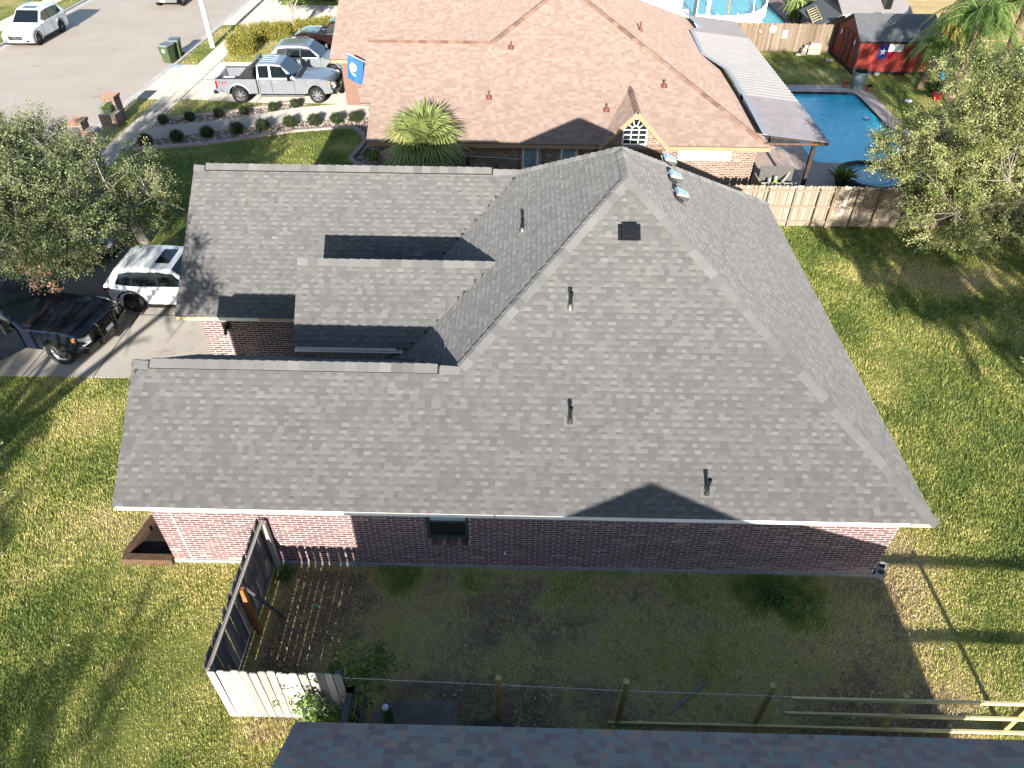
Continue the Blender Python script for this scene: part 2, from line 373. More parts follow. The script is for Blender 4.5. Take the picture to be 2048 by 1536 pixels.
ST_L, ST_R = -33.6, -21.2                       # kerb faces of the street
POOL = (13.15, 18.2, 31.35, 40.7); POOL2 = (11.5, 18.2, 54.5, 64)
xs = sorted(set(np.round(np.concatenate([np.arange(-46, 46.1, .5), [ST_L - .35, ST_R + .35, POOL[0], POOL[1], POOL2[0], POOL2[1], -400, -120, 120, 400]]), 3)))
ys = sorted(set(np.round(np.concatenate([np.arange(-22, 76.1, .5), [POOL[2], POOL[3], POOL2[2], POOL2[3], -400, -100, 150, 500]]), 3)))
xs = np.array(xs); ys = np.array(ys)
GX, GY = np.meshgrid(xs, ys); nx = len(xs)
V = np.stack([GX.ravel(), GY.ravel(), (vnoise(GX.ravel(), GY.ravel(), 2.3, 4) - .5) * .03 - .01], 1)
cx, cy = np.meshgrid((xs[1:] + xs[:-1]) / 2, (ys[1:] + ys[:-1]) / 2)
hole = ((cx > ST_L - .35) & (cx < ST_R + .35)) | ((cx > POOL[0]) & (cx < POOL[1]) & (cy > POOL[2]) & (cy < POOL[3])) | ((cx > POOL2[0]) & (cx < POOL2[1]) & (cy > POOL2[2]) & (cy < POOL2[3]))
jj, ii = np.nonzero(~hole); a = jj * nx + ii
go = np_mesh('ground', V, np.stack([a, a + 1, a + 1 + nx, a + nx], 1), dry(V[:, 0], V[:, 1]), M['turf'], kind='structure')

def slab(name, polys, mat, z=.02, h=.06, kind='structure', parent=None, t=.5):
    b = MB()
    for k, p in enumerate(polys):
        b.prism([(x, y, z - h) for x, y in p], (0, 0, h), t)
    return b.build(name, mat, parent, kind=None if parent else kind)
def rect(x0, x1, y0, y1): return [(x0, y0), (x1, y0), (x1, y1), (x0, y1)]

# street
def asphalt():
    m, nt, p = base('street_asphalt', .92, 0, .25)
    n = noise(nt, .35, 6, .6, 'World'); n2 = noise(nt, 45, 2, .6, 'World'); n3 = noise(nt, 1.0, 5, .7, 'World', sc=(.3, 2.2, 1))
    v = mth(nt, 'ADD', mth(nt, 'MULTIPLY', n.outputs[0], .55), mth(nt, 'ADD', mth(nt, 'MULTIPLY', n2.outputs[0], .25), mth(nt, 'MULTIPLY', n3.outputs[0], .25)))
    r = ramp(nt, [(.30, (.36, .305, .25)), (.70, (.47, .405, .34))]); nt.links.new(v, r.inputs[0]); nt.links.new(r.outputs[0], p.inputs['Base Color'])
    bump(nt, p, n2.outputs[0], .25, .01); return m
M['asphalt'] = asphalt()
st = slab('street', [rect(ST_L - .34, ST_R + .34, -60, 160)], M['asphalt'], -.12, .1)
b = MB()
rc = random.Random(3)
for k in range(16):                                       # hairline cracks and patches of tar
    x = rc.uniform(-32, -22.5); y = rc.uniform(27, 58); n = rc.randint(2, 4); p = [(x, y, -.114)]
    for i in range(n): p.append((p[-1][0] + rc.uniform(-.15, .3), p[-1][1] + rc.uniform(-.25, .25), -.114))
    for a_, c_ in zip(p, p[1:]): b.quad((a_[0], a_[1] - .02, -.115), (c_[0], c_[1] - .02, -.115), (c_[0], c_[1] + .02, -.115), (a_[0], a_[1] + .02, -.115))
b.build('crack_filler', M['joint'], st)
for nm, x0, x1, gx in (('kerb', ST_R, ST_R + .16, ST_R - .4), ('kerb', ST_L - .16, ST_L, ST_L)):
    b = MB(); y = -30.0
    while y < 75:
        b.box(x0, x1, y, y + 2.98, -.2, .018); b.box(gx, gx + .4, y, y + 2.98, -.2, -.112); y += 3
    k = b.build(nm, M['concrete2']); tag(k, kind='structure')
# sidewalk and driveways, one slab per panel
sw = MB(); jn = MB(); y = 20.0
SWX0, SWX1 = -19.72, -18.55
for k in range(34):
    sw.prism([(x, q, -.04) for x, q in rect(SWX0, SWX1, y, y + 1.5)], (0, 0, .065)); jn.bar((SWX0, y, .026), (SWX1, y, .026), .014, .004); y += 1.5
tag(sw.build('sidewalk', M['concrete']), kind='structure'); tag(jn.build('sidewalk_joint', M['joint']), kind='structure')
slab('sidewalk', [rect(-36.6, -35.2, -30, 75)], M['concrete'], .022)
tag(slab('driveway', [rect(SWX1 + .01, -12.62, 15.58, 18.7), rect(-12.60, -8.95, 15.58, 18.7), rect(SWX1 + .01, -14.0, 18.72, 23.0), rect(-13.98, -8.95, 18.72, 23.0), rect(ST_R + .17, SWX0 - .01, 15.0, 23.6)], M['concrete'], .022), kind='structure')
b = MB()
for a_, c_ in (((-12.61, 15.6), (-12.61, 18.7)), ((-18.5, 18.71), (-8.95, 18.71)), ((-13.99, 18.7), (-13.99, 23)), ((-14.7, 15.6), (-14.7, 18.7))):
    b.bar((*a_, .023), (*c_, .023), .03, .006)
tag(b.build('driveway_joint', M['joint']), kind='structure')
# neighbour's driveway: panels, with a dark joint
DRN = [rect(ST_R + .17, SWX0 - .01, 38.3, 44.0), [(SWX1 + .01, 38.4), (-14.4, 38.0), (-14.4, 41.4), (SWX1 + .01, 41.4)], [(SWX1 + .01, 41.43), (-14.4, 41.43), (-14.4, 44.6), (SWX1 + .01, 44.6)],
       rect(-14.38, -7.6, 38.0, 41.4), rect(-14.38, -7.6, 41.43, 48.6)]
slab('driveway', DRN, M['concrete'], .022)
slab('driveway', [rect(ST_R + .17, SWX0 - .01, 52.6, 60), rect(SWX1 + .01, -9, 52.4, 58)], M['concrete'], .022)
b = MB(); b.bar((SWX1, 41.415, .024), (-8, 41.415, .024), .04, .006); b.bar((-14.39, 38, .024), (-14.39, 48, .024), .03, .006); b.bar((SWX1 - .01, 38.3, .026), (SWX1 - .01, 44.6, .026), .04, .006)
tag(b.build('driveway_joint', M['joint']), kind='structure')
# house number painted on the kerb
kp = MB(); kp.quad((-21.15, 43.5, .024), (-20.55, 43.5, .024), (-20.55, 44.05, .024), (-21.15, 44.05, .024)).build('kerb_paint', M['bluepaint'])
tag(kp_ := bpy.data.objects['kerb_paint'], kind='structure')
b = MB()
for k in range(4): b.quad((-21.05 + k * .12, 43.62, .028), (-20.97 + k * .12, 43.62, .028), (-20.97 + k * .12, 43.9, .028), (-21.05 + k * .12, 43.9, .028))
b.build('kerb_number', M['flagwhite'], kp_)
# front walk of the neighbour, with beds of pebbles on both sides
WALK_T = [(-18.54, 34.45), (-15.2, 35.6), (-11.9, 37.35), (-9.6, 38.0)]
WALK_B = [(-18.54, 32.6), (-15.0, 34.1), (-11.5, 35.55), (-8.7, 36.0), (-7.9, 36.3), (-7.9, 38.0)]
slab('walkway', [WALK_B + WALK_T[::-1]], M['concrete'], .024)
BED1 = [(-18.5, 34.5), (-15.2, 35.65), (-11.9, 37.4), (-11.3, 37.95), (-12.6, 37.95), (-15.4, 36.45), (-18.45, 35.35)]
BED2 = [(-18.4, 32.5), (-15.0, 34.05), (-11.5, 35.5), (-8.7, 35.95), (-7.9, 36.2), (-7.0, 35.6), (-6.6, 30.2), (-7.3, 30.3), (-8.0, 31.1), (-7.75, 32.9), (-8.5, 34.85), (-11.3, 34.25), (-15.0, 32.55), (-18.3, 31.75)]
def pin(poly, x, y):
    x = np.asarray(x); y = np.asarray(y); r = np.zeros(x.shape, bool); n = len(poly)
    for i in range(n):
        (x0, y0), (x1, y1) = poly[i], poly[(i + 1) % n]
        c = ((y0 > y) != (y1 > y)) & (x < (x1 - x0) * (y - y0) / (y1 - y0 + 1e-12) + x0); r ^= c
    return r
M['bedsoil'] = simple('bed_soil', (.12, .095, .08), 1, var=.3, scale=20, coord='World')
slab('planting_bed', [BED1, BED2], M['bedsoil'], .008, .03)
def pebbles(name, poly, n, label, zz=.012, smin=.03, smax=.085, mat='pebble'):
    P = np.array(poly); q = rng.uniform(P.min(0), P.max(0), (n * 6, 2)); q = q[pin(poly, q[:, 0], q[:, 1])][:n]
    s = rng.uniform(smin, smax, len(q)); t = rng.uniform(0, 1, len(q))
    oct_ = np.array([(1, 0, 0), (0, 1, 0), (-1, 0, 0), (0, -1, 0), (0, 0, .6), (0, 0, -.4)]) * 1.0
    F = np.array([(0, 1, 4), (1, 2, 4), (2, 3, 4), (3, 0, 4)])
    ang = rng.uniform(0, 6.28, len(q)); e = rng.uniform(.6, 1, len(q))
    ox = oct_[None, :, 0] * e[:, None]; oy = oct_[None, :, 1] * np.ones((len(q), 1))
    X = (ox * np.cos(ang)[:, None] - oy * np.sin(ang)[:, None]) * s[:, None] + q[:, 0:1]
    Y = (ox * np.sin(ang)[:, None] + oy * np.cos(ang)[:, None]) * s[:, None] + q[:, 1:2]
    Z = oct_[None, :, 2] * s[:, None] + zz
    V = np.stack([X, Y, Z], 2).reshape(-1, 3); FF = (F[None] + (np.arange(len(q)) * 6)[:, None, None]).reshape(-1, 3)
    o = np_mesh(name, V, FF, np.repeat(t, 6), M[mat], kind='stuff'); tag(o, label, 'gravel'); return o
pebbles('gravel', BED1, 700, 'loose river pebbles in the bed between walkway and driveway lawn')
pebbles('gravel', BED2, 2100, 'loose river pebbles in the curved bed beside the walkway and house corner')
def edging(pts, label):
    e = thing('bed_edging', label, 'edging'); P = [Vector((*p, 0)) for p in pts]; L = 0
    for a_, c_ in zip(P, P[1:]):
        n = max(1, int((c_ - a_).length / .55)); 
        for k in range(n):
            u = a_.lerp(c_, k / n); w = a_.lerp(c_, (k + .97) / n)
            b = MB(); b.bar((u.x, u.y, .04), (w.x, w.y, .04), .2, .12, t=.5); b.build('edging_block', M['edging'], e)
    return e
edging([(-18.3, 31.72), (-15.0, 32.5), (-11.3, 34.2), (-9.6, 34.6), (-8.55, 34.72), (-7.95, 33.9), (-7.72, 32.9), (-7.82, 32.0), (-8.02, 31.1), (-7.75, 30.6), (-7.3, 30.3), (-6.6, 30.15)], 'curved concrete edging round the pebble bed by the lawn')
edging([(-18.45, 35.42), (-15.4, 36.52), (-12.6, 38.0)], 'straight concrete edging above the walkway under the driveway lawn')

# pool deck, pools
DECK = [rect(9.6, POOL[0], 25.6, 41.85), rect(POOL[1], 19.05, 29.0, 41.85), rect(POOL[0], POOL[1], 25.6, POOL[2]), rect(POOL[0], POOL[1], POOL[3], 41.85), rect(POOL[1], 19.05, 25.6, 28.99)]
slab('pool_deck', DECK, M['deckpink'], .03, .08)
b = MB()
for a_, c_ in (((12.15, 25.7), (12.15, 41.8)), ((9.7, 28.9), (17, 28.9)), ((12.2, 41.25), (19, 41.25)), ((18.62, 29.2), (18.62, 41.8)), ((9.7, 33.0), (13.1, 33.0)), ((15.4, 40.75), (15.4, 41.8))):
    b.bar((*a_, .032), (*c_, .032), .035, .006)
tag(b.build('deck_joint', M['pole_white']), kind='structure')
def watermat(name, c0, c1, sc=1.4):
    m, nt, p = base(name, .06, 0, .5)
    n = noise(nt, .5, 3, .6, 'World'); r = ramp(nt, [(.3, c0), (.75, c1)]); nt.links.new(n.outputs[0], r.inputs[0]); nt.links.new(r.outputs[0], p.inputs['Base Color'])
    n2 = noise(nt, sc * 3, 4, .65, 'World', 1.2); bump(nt, p, n2.outputs[0], .35, .05); return m
M['water'] = watermat('pool_water', (.02, .48, .64), (.06, .64, .78)); M['water2'] = watermat('teal_water', (.02, .24, .26), (.05, .36, .36)); M['spa'] = watermat('spa_water', (.09, .24, .32), (.14, .33, .42))
M['plaster'] = simple('pool_plaster', (.07, .33, .45), .6, coord='World'); M['tile_band'] = simple('pool_tile_band', (.05, .10, .13), .3, coord='World')
def pool(P, wat, name, zc=.03):
    b = MB(); x0, x1, y0, y1 = P; r = .45; pts = []
    for (cx_, cy_, a0) in ((x1 - r, y0 + r, -90), (x1 - r, y1 - r, 0), (x0 + r, y1 - r, 90), (x0 + r, y0 + r, 180)):
        for k in range(7): q = R(a0 + k * 15); pts.append((cx_ + r * math.cos(q), cy_ + r * math.sin(q)))
    w = MB(); w.poly([(x, y, -.12) for x, y in pts]); o = w.build(name, wat, kind='structure')
    n = len(pts)
    for i in range(n):
        a_, c_ = pts[i], pts[(i + 1) % n]
        b.quad((*a_, zc), (*c_, zc), (*c_, -.3), (*a_, -.3))
    b.build('tile_band', M['tile_band'], o)
    f = MB()                                            # rounded-corner coping fill
    for (sx, sy, k0) in ((x1, y0, 0), (x1, y1, 7), (x0, y1, 14), (x0, y0, 21)):
        f.poly([(sx, sy, zc + .004)] + [(*pts[k0 + k], zc + .004) for k in range(7)][::-1])
    f.build('coping', M['deckpink'], o)
    return o
pw = pool(POOL, M['water'], 'pool_water'); pool(POOL2, M['water2'], 'pool_water')
slab('paving', [rect(10.2, POOL2[0], 50.2, 70), rect(POOL2[1], 20.5, 50.2, 66), rect(POOL2[0], POOL2[1], 50.2, POOL2[2])], M['plum'], .03)
slab('dry_field', [[(24.5, 51), (45, 51), (60, 90), (24.5, 90)]], M['dryfield'], .02)

# turf blades
def lawn_mask(x, y):
    m = np.ones(x.shape, bool)
    for x0, x1, y0, y1 in ((ST_L - .4, ST_R + .2, -99, 199), (SWX0 - .04, SWX1 + .04, 19, 99), (-18.6, -8.9, 15.55, 23.05), (ST_R, SWX0, 15, 23.6), (-7.85, 7.95, 9.28, 15.9), (-8.9, 7.95, 15.8, 22),
                           (ST_R, SWX0, 38.3, 44.0), (-18.6, -7.6, 38.0, 44.6), (-14.4, -7.6, 38, 48.6), (ST_R, SWX0, 52.6, 60), (-18.6, -9, 52.4, 58), (9.55, 19.1, 25.45, 41.9), (-6, 9.6, 27, 50), (10.2, 20.5, 50.2, 70), (24.4, 60, 51, 90), (-9.0, -7.8, 9.3, 10.6)):
        m &= ~((x > x0) & (x < x1) & (y > y0) & (y < y1))
    for p in (WALK_B + WALK_T[::-1], BED1, BED2): m &= ~pin(p, x, y)
    return m
parts = []
for (x0, x1, y0, y1, dens) in ((-17, 19, 3.2, 9.6, 2300), (-17, -7.7, 9.6, 15.6, 2000), (7.6, 22, 9.6, 25.5, 1500), (8.4, 18, -1, 3.2, 900), (-14, -3.6, -1, 3.2, 900), (-20, -5, 22.5, 31, 450), (-21, -5, 31, 55, 200), (13, 30, 40, 52, 70), (19, 33, 24.5, 42, 110), (-42, -33.9, 38, 62, 30)):
    n = int((x1 - x0) * (y1 - y0) * dens); x = rng.uniform(x0, x1, n); y = rng.uniform(y0, y1, n)
    pr = project(np.stack([x, y, np.zeros(n)], 1))
    k = lawn_mask(x, y) & (pr[:, 0] > -900) & (pr[:, 0] < 2950) & (pr[:, 1] > -60) & (pr[:, 1] < 2100) & ((rng.uniform(0, 1, n) < .45) | ((pr[:, 0] > -60) & (pr[:, 0] < 2110) & (pr[:, 1] < 1600)))
    d = dry(x, y); k &= rng.uniform(0, 1, n) > np.clip((d - .66) * 1.6, 0, .72)
    parts.append((x[k], y[k], pr[k, 2], d[k]))
x, y, dist, d = [np.concatenate(q) for q in zip(*parts)]
n = len(x); sc_ = np.clip(dist / 14.5, .8, 4)
ln = rng.uniform(.03, .07, n) * (1 + 1.1 * inbox(x, y, -5, 8.4, 5, 9.4, .3)) * np.minimum(sc_, 1.35) * (1.15 - .5 * d) * (.7 + .7 * vnoise(x, y, .8, 8)); w = rng.uniform(.005, .0105, n) * np.minimum(sc_, 2.2)
az = rng.uniform(0, 6.283, n); tl = rng.uniform(.5, 1.35, n)
dx, dy, dz = np.cos(az) * np.sin(tl), np.sin(az) * np.sin(tl), np.cos(tl)
px_, py_ = -np.sin(az) * w, np.cos(az) * w
B = np.stack([x, y, np.zeros(n) - .005], 1)
V = np.empty((n, 3, 3)); V[:, 0] = B + np.stack([px_, py_, 0 * w], 1); V[:, 1] = B - np.stack([px_, py_, 0 * w], 1); V[:, 2] = B + np.stack([dx * ln, dy * ln, dz * ln], 1)
tb = np.clip(d + rng.normal(0, .14, n) + (vnoise(x, y, .13, 14) - .5) * .3, 0, .8 + .15 * inbox(x, y, -5.2, 8.3, 5.2, 9.35, .35))
gr = np_mesh('grass', V.reshape(-1, 3), np.arange(n * 3).reshape(-1, 3), np.repeat(tb, 3), M['blade'], kind='stuff')
tag(gr, 'short patchy lawn grass, part green and part straw coloured', 'grass')

# dead leaves and bits of straw blown over the yards
n = 2600; x = np.concatenate([rng.uniform(-5.2, 9.5, 1700), rng.uniform(-13, -5.6, 450), rng.uniform(8.5, 17, 450)]); y = np.concatenate([rng.uniform(5.0, 9.2, 1700) ** 1.0, rng.uniform(4, 15, 450), rng.uniform(6, 24, 450)])
k = rng.uniform(0, 1, n) < np.where((x > -5.2) & (x < 9.5) & (y < 9.3), 1.25 - (y - 5) * .2, .8); x, y = x[k], y[k]; n = len(x)
a = rng.uniform(0, 6.283, n); s = rng.uniform(.018, .05, n); e = s * rng.uniform(.25, .6, n); z = rng.uniform(.035, .055, n)
V = np.stack([np.stack([x + s * np.cos(a), y + s * np.sin(a), z], 1), np.stack([x - e * np.sin(a), y + e * np.cos(a), z + rng.uniform(0, .015, n)], 1), np.stack([x - s * np.cos(a), y - s * np.sin(a), z], 1), np.stack([x + e * np.sin(a), y - e * np.cos(a), z], 1)], 1)
M['litter'] = tinted('leaf_litter', [(0, (.15, .10, .06)), (.5, (.27, .20, .12)), (1, (.50, .44, .33))], .9, .05, 10)
tag(np_mesh('fallen_leaves', V.reshape(-1, 3), np.arange(n * 4).reshape(-1, 4), np.repeat(rng.uniform(0, 1, n), 4), M['litter'], kind='stuff'), 'dead leaves and straw scattered over the worn side yard', 'leaves')
# ================================================================== roofs, bricks
class Shingles:
    """lays courses of laminated shingles on roof planes; keeps every tab as 8 corners + tint"""
    def __init__(s, seed): s.tabs = []; s.tint = []; s.r = np.random.default_rng(seed)
    def face(s, O, U, V, segs, exp=.142, wmin=.10, wmax=.19, style='lam', thick=1.0):
        O, U, V = (np.array(q, float) for q in (O, U, V)); N = np.cross(U, V); N /= np.linalg.norm(N)
        if N[2] < 0: N = -N
        vmax = max(q[1] for q in segs); ncourse = int(math.ceil(vmax / exp))
        for k in range(ncourse):
            for (v0, v1, a0, a1, b0, b1) in segs:          # left u at v0,v1 and right u at v0,v1
                p0, p1 = max(v0, k * exp), min(v1, (k + 1) * exp)
                if p1 - p0 < .012: continue
                f0, f1 = (p0 - v0) / (v1 - v0), (p1 - v0) / (v1 - v0)
                l0, l1 = a0 + (a1 - a0) * f0, a0 + (a1 - a0) * f1; q0, q1 = b0 + (b1 - b0) * f0, b0 + (b1 - b0) * f1
                u = min(l0, l1) - s.r.uniform(0, .2); end = max(q0, q1); tooth = s.r.random() < .5
                while u < end:
                    w = s.r.uniform(wmin, wmax) * (1.1 if tooth else .85); e = u + w
                    c = [max(u, l0), min(e, q0), min(e, q1), max(u, l1)]
                    if c[1] < c[0]: c[0] = c[1] = min(max(u, l0), q0)
                    if c[2] < c[3]: c[3] = c[2] = min(max(u, l1), q1)
                    if max(c[1] - c[0], c[2] - c[3]) > .01:
                        if style == 'lam':
                            if tooth: h = .011; t = s.r.normal(.42, .07); tt = (t + .03, t - .05)
                            else:
                                h = .006; t = s.r.choice([.66, .57, .42, .33], p=[.5, .24, .14, .12]) + s.r.normal(0, .035); tt = (t, t * .55)
                        else: h = .009; t = s.r.random(); tt = (t, t)
                        h *= thick; P = lambda uu, vv, hh: O + U * uu + V * vv + N * hh
                        if style == 'lam' and not tooth and p1 - p0 > .1:      # lower half of the cut-out is the pale laminate
                            pm = p0 + (p1 - p0) * s.r.uniform(.45, .62); cm = [max(c[0], c[3]), min(c[1], c[2])]; td = s.r.normal(.34, .05)
                            if cm[1] > cm[0]:
                                s.tabs.append([P(cm[0], pm, -.001), P(cm[1], pm, -.001), P(cm[1], p1, -.004), P(cm[0], p1, -.004), P(cm[0], pm, h), P(cm[1], pm, h), P(cm[1], p1, .003), P(cm[0], p1, .003)]); s.tint.append([td, td, td - .1, td - .1] * 2)
                            p1_ = pm; c = [c[0], c[1], c[2] if c[2] < c[1] else c[1], c[3] if c[3] > c[0] else c[0]]
                            s.tabs.append([P(c[0], p0, .0), P(c[1], p0, .0), P(c[2], p1_, -.004), P(c[3], p1_, -.004), P(c[0], p0, h), P(c[1], p0, h), P(c[2], p1_, h * .8), P(c[3], p1_, h * .8)]); s.tint.append([tt[0], tt[0], tt[0] - .08, tt[0] - .08] * 2)
                        else:
                            s.tabs.append([P(c[0], p0, .0), P(c[1], p0, .0), P(c[2], p1, -.004), P(c[3], p1, -.004), P(c[0], p0, h), P(c[1], p0, h), P(c[2], p1, .003), P(c[3], p1, .003)])
                            s.tint.append([tt[0], tt[0], tt[1], tt[1]] * 2)
                    u = e; tooth = not tooth
    FACES = np.array([(4, 5, 6, 7), (0, 1, 5, 4), (1, 2, 6, 5), (3, 0, 4, 7)])
    def emit(s, roof, mat, nobj=300, keep=None, name='shingle', field='shingle_field'):
        T = np.array(s.tabs); t = np.array(s.tint); c = T.mean(1); pr = project(c)
        area = np.linalg.norm(np.cross(project(T[:, 5])[:, :2] - project(T[:, 4])[:, :2], project(T[:, 7])[:, :2] - project(T[:, 4])[:, :2])[:, None], axis=1)
        vis = (pr[:, 0] > 20) & (pr[:, 0] < 2028) & (pr[:, 1] > 15) & (pr[:, 1] < 1520)
        if keep is not None: vis &= keep(c)
        sel = np.argsort(-np.where(vis, area, -1))[:nobj]; m = np.zeros(len(T), bool); m[sel] = True; m &= vis
        for i in np.nonzero(m)[0]:
            b = MB(); o = c[i]; b.add([tuple(p - o) for p in T[i]], [tuple(f) for f in s.FACES], list(t[i]))
            b.build(name, mat, roof, loc=tuple(o))
        r = ~m; n = int(r.sum())
        if n:
            V = T[r].reshape(-1, 3); F = (s.FACES[None] + (np.arange(n) * 8)[:, None, None]).reshape(-1, 4)
            np_mesh(field, V, F, t[r].ravel(), mat, roof, 'stuff')
def caps(roof, runs, mat, w=.145, L=.24, lift=.012, name='ridge_cap', lim=300):
    """bent cap shingles lapping along hips and ridges; run = (a, b, n1, n2) with the two roof normals"""
    k = 0
    for (a, c, n1, n2) in runs:
        a = Vector(a); c = Vector(c); d = (c - a); T = d.length; d.normalize(); n1 = Vector(n1).normalized(); n2 = Vector(n2).normalized()
        s1 = d.cross(n1); s1.normalize(); s2 = d.cross(n2); s2.normalize()
        if s1.z > 0: s1 = -s1
        if s2.z > 0: s2 = -s2
        if s1.dot(s2) > .999: s2 = -s1
        up = (n1 + n2).normalized(); n = max(1, int(T / L))
        for i in range(n):
            p = a + d * (T * i / n); q = a + d * (T * (i + 1.25) / n if i < n - 1 else T)
            t = random.gauss(.5, .26); b = MB(); h0, h1 = lift + .022, lift + .003
            o = p.copy()
            A = [s1 * w + n1 * h0, up * h0 * 1.25, s2 * w + n2 * h0]; Bq = [s1 * w + n1 * h1, up * h1 * 1.25, s2 * w + n2 * h1]
            vs = [x for x in A] + [(q - p) + x for x in Bq] + [x - up * .014 for x in A] + [(q - p) + x - up * .01 for x in Bq]
            b.add(vs, [(0, 1, 4, 3), (1, 2, 5, 4), (6, 7, 1, 0), (7, 8, 2, 1), (0, 3, 9, 6), (2, 8, 11, 5)], t)
            b.build(name, mat, roof, loc=o); k += 1
class Bricks:
    def __init__(s, seed): s.B = []; s.t = []; s.r = np.random.default_rng(seed)
    def wall(s, O, U, N, length, z0, z1, holes=(), bw=.238, bh=.058, j=.017, proud=.005, stain=None, cut=None):
        O, U, N = (np.array(q, float) for q in (O, U, N)); Z = np.array([0, 0, 1.])
        k = 0; z = z0
        while z + bh < z1:
            u = -((bw + j) / 2 if k % 2 else 0.0) - s.r.uniform(0, .01)
            while u < length:
                a, e = max(u, 0), min(u + bw, length); segs = [(a, e)]
                for (h0, h1, g0, g1) in holes:
                    if z + bh > g0 and z < g1:
                        nw = []
                        for (p, q) in segs:
                            if q <= h0 or p >= h1: nw.append((p, q)); continue
                            if p < h0: nw.append((p, h0))
                            if q > h1: nw.append((h1, q))
                        segs = nw
                if cut is not None: segs = [(p, q) for p, q in segs if not cut((p + q) / 2, z + bh)]
                for (p, q) in segs:
                    if q - p < .03: continue
                    pr = proud + s.r.normal(0, .0012); P = lambda uu, zz, nn: O + U * uu + Z * zz + N * nn
                    s.B.append([P(p, z, -.01), P(q, z, -.01), P(q, z, pr), P(p, z, pr), P(p, z + bh, -.01), P(q, z + bh, -.01), P(q, z + bh, pr), P(p, z + bh, pr)])
                    t = s.r.normal(.34, .13) if s.r.random() > .06 else s.r.uniform(.7, .95)
                    if stain is not None: t += stain(p, z)
                    s.t.append(float(np.clip(t, 0, 1)))
                u += bw + j
            z += bh + j; k += 1
    FACES = np.array([(3, 2, 6, 7), (4, 7, 6, 5), (0, 1, 2, 3), (1, 5, 6, 2), (0, 3, 7, 4)])
    def emit(s, wall, mat, nobj=300, prefer=None):
        T = np.array(s.B); t = np.array(s.t); c = T.mean(1); n = len(T); m = np.zeros(n, bool)
        if nobj:
            pr = project(c); ok = (pr[:, 0] > 0) & (pr[:, 0] < 2048) & (pr[:, 1] > 0) & (pr[:, 1] < 1536)
            sc = project(T[:, 2])[:, 0] - project(T[:, 3])[:, 0]; sc = sc * (project(T[:, 3])[:, 1] - project(T[:, 7])[:, 1])
            if prefer is not None: ok &= prefer(c)
            sel = np.argsort(-np.where(ok, sc, -1))[:nobj]; m[sel] = True; m &= ok
            cache = {}
            for i in np.nonzero(m)[0]:
                loc = T[i][3]; key = tuple(np.round((T[i] - loc)[6], 2))
                if key not in cache:
                    b = MB(); b.add([tuple(p - loc) for p in T[i]], [tuple(f) for f in s.FACES], 0.0); cache[key] = b.mesh('brick', mat)
                inst(cache[key], 'brick', wall, tuple(loc), tint=t[i])
        r = ~m; k = int(r.sum())
        if k: np_mesh('brick_field', T[r].reshape(-1, 3), (s.FACES[None] + (np.arange(k) * 8)[:, None, None]).reshape(-1, 4), np.repeat(t[r], 8), mat, wall, 'stuff')

# ================================================================== the house in the middle
s_ = .73; ZE = 2.45; YN = 8.9; XR = 8.25; A_ = 5.98
R1 = (XR - A_, YN + A_, ZE + s_ * A_); R2 = (R1[0], 16.5, R1[2]); FARY = 16.5 + A_
WY = 11.325; WZ = ZE + s_ * (WY - YN); XL = -8.15
lx = lambda z: R1[0] - (R1[2] - z) / s_                       # x on the street-side slope at height z
GYE, GYR = 15.35, 18.95; GZ = ZE + s_ * (GYR - GYE); GX0 = -9.36
PX0 = -5.45; PYE, PZE, PYR, PZR = 13.17, 3.24, 14.73, 4.67
house = thing('brick_house', 'red brick house with large grey shingle hip roof, in the middle of the photo', 'house', (0, 12, 0))
house.location = (0, 0, 0)
sl_ = math.sqrt(1 + s_ * s_); c_, sn = 1 / sl_, s_ / sl_
deck = MB()
def tri_deck(pts, off=-.012): deck.poly([(x, y, z + off) for x, y, z in pts])
tri_deck([(XL, YN, ZE), (XR, YN, ZE), R1, (lx(WZ), WY, WZ), (XL, WY, WZ)])
tri_deck([(XR, YN, ZE), (XR, FARY, ZE), R2, R1])
tri_deck([R1, R2, (lx(GZ), GYR, GZ), (lx(ZE), GYE, ZE), (lx(ZE), 2 * WY - YN, ZE), (lx(WZ), WY, WZ)])
tri_deck([(XL, WY, WZ), (lx(WZ), WY, WZ), (lx(ZE), 2 * WY - YN, ZE), (XL, 2 * WY - YN, ZE)])
tri_deck([(GX0, GYE, ZE), (lx(ZE), GYE, ZE), (lx(GZ), GYR, GZ), (GX0, GYR, GZ)])
tri_deck([(GX0, GYR, GZ), (lx(GZ), GYR, GZ), (lx(GZ), FARY, ZE), (GX0, FARY, ZE)])
tri_deck([R2, (XR, FARY, ZE), (lx(GZ), FARY, ZE), (lx(GZ), GYR, GZ)])
tri_deck([(PX0, PYE, PZE), (lx(PZE), PYE, PZE), (lx(PZR), PYR, PZR), (PX0, PYR, PZR)])
tri_deck([(PX0, PYR, PZR), (lx(PZR), PYR, PZR), (lx(3.17), 16.33, 3.17), (PX0, 16.33, 3.17)])
roof = deck.build('roof', M['deck_dark'], house)
sh = Shingles(5)
vW = (WY - YN) * sl_; vA = A_ * sl_
sh.face((0, YN, ZE), (1, 0, 0), (0, c_, sn), [(0, vW, XL, XL, XR, XR - (WY - YN)), (vW, vA, lx(WZ), R1[0], XR - (WY - YN), R1[0])])
sh.face((XR, 0, ZE), (0, 1, 0), (-c_, 0, sn), [(0, vA, YN, R1[1], FARY, R2[1])], thick=.14)
z2v = lambda z: (z - ZE) / sn
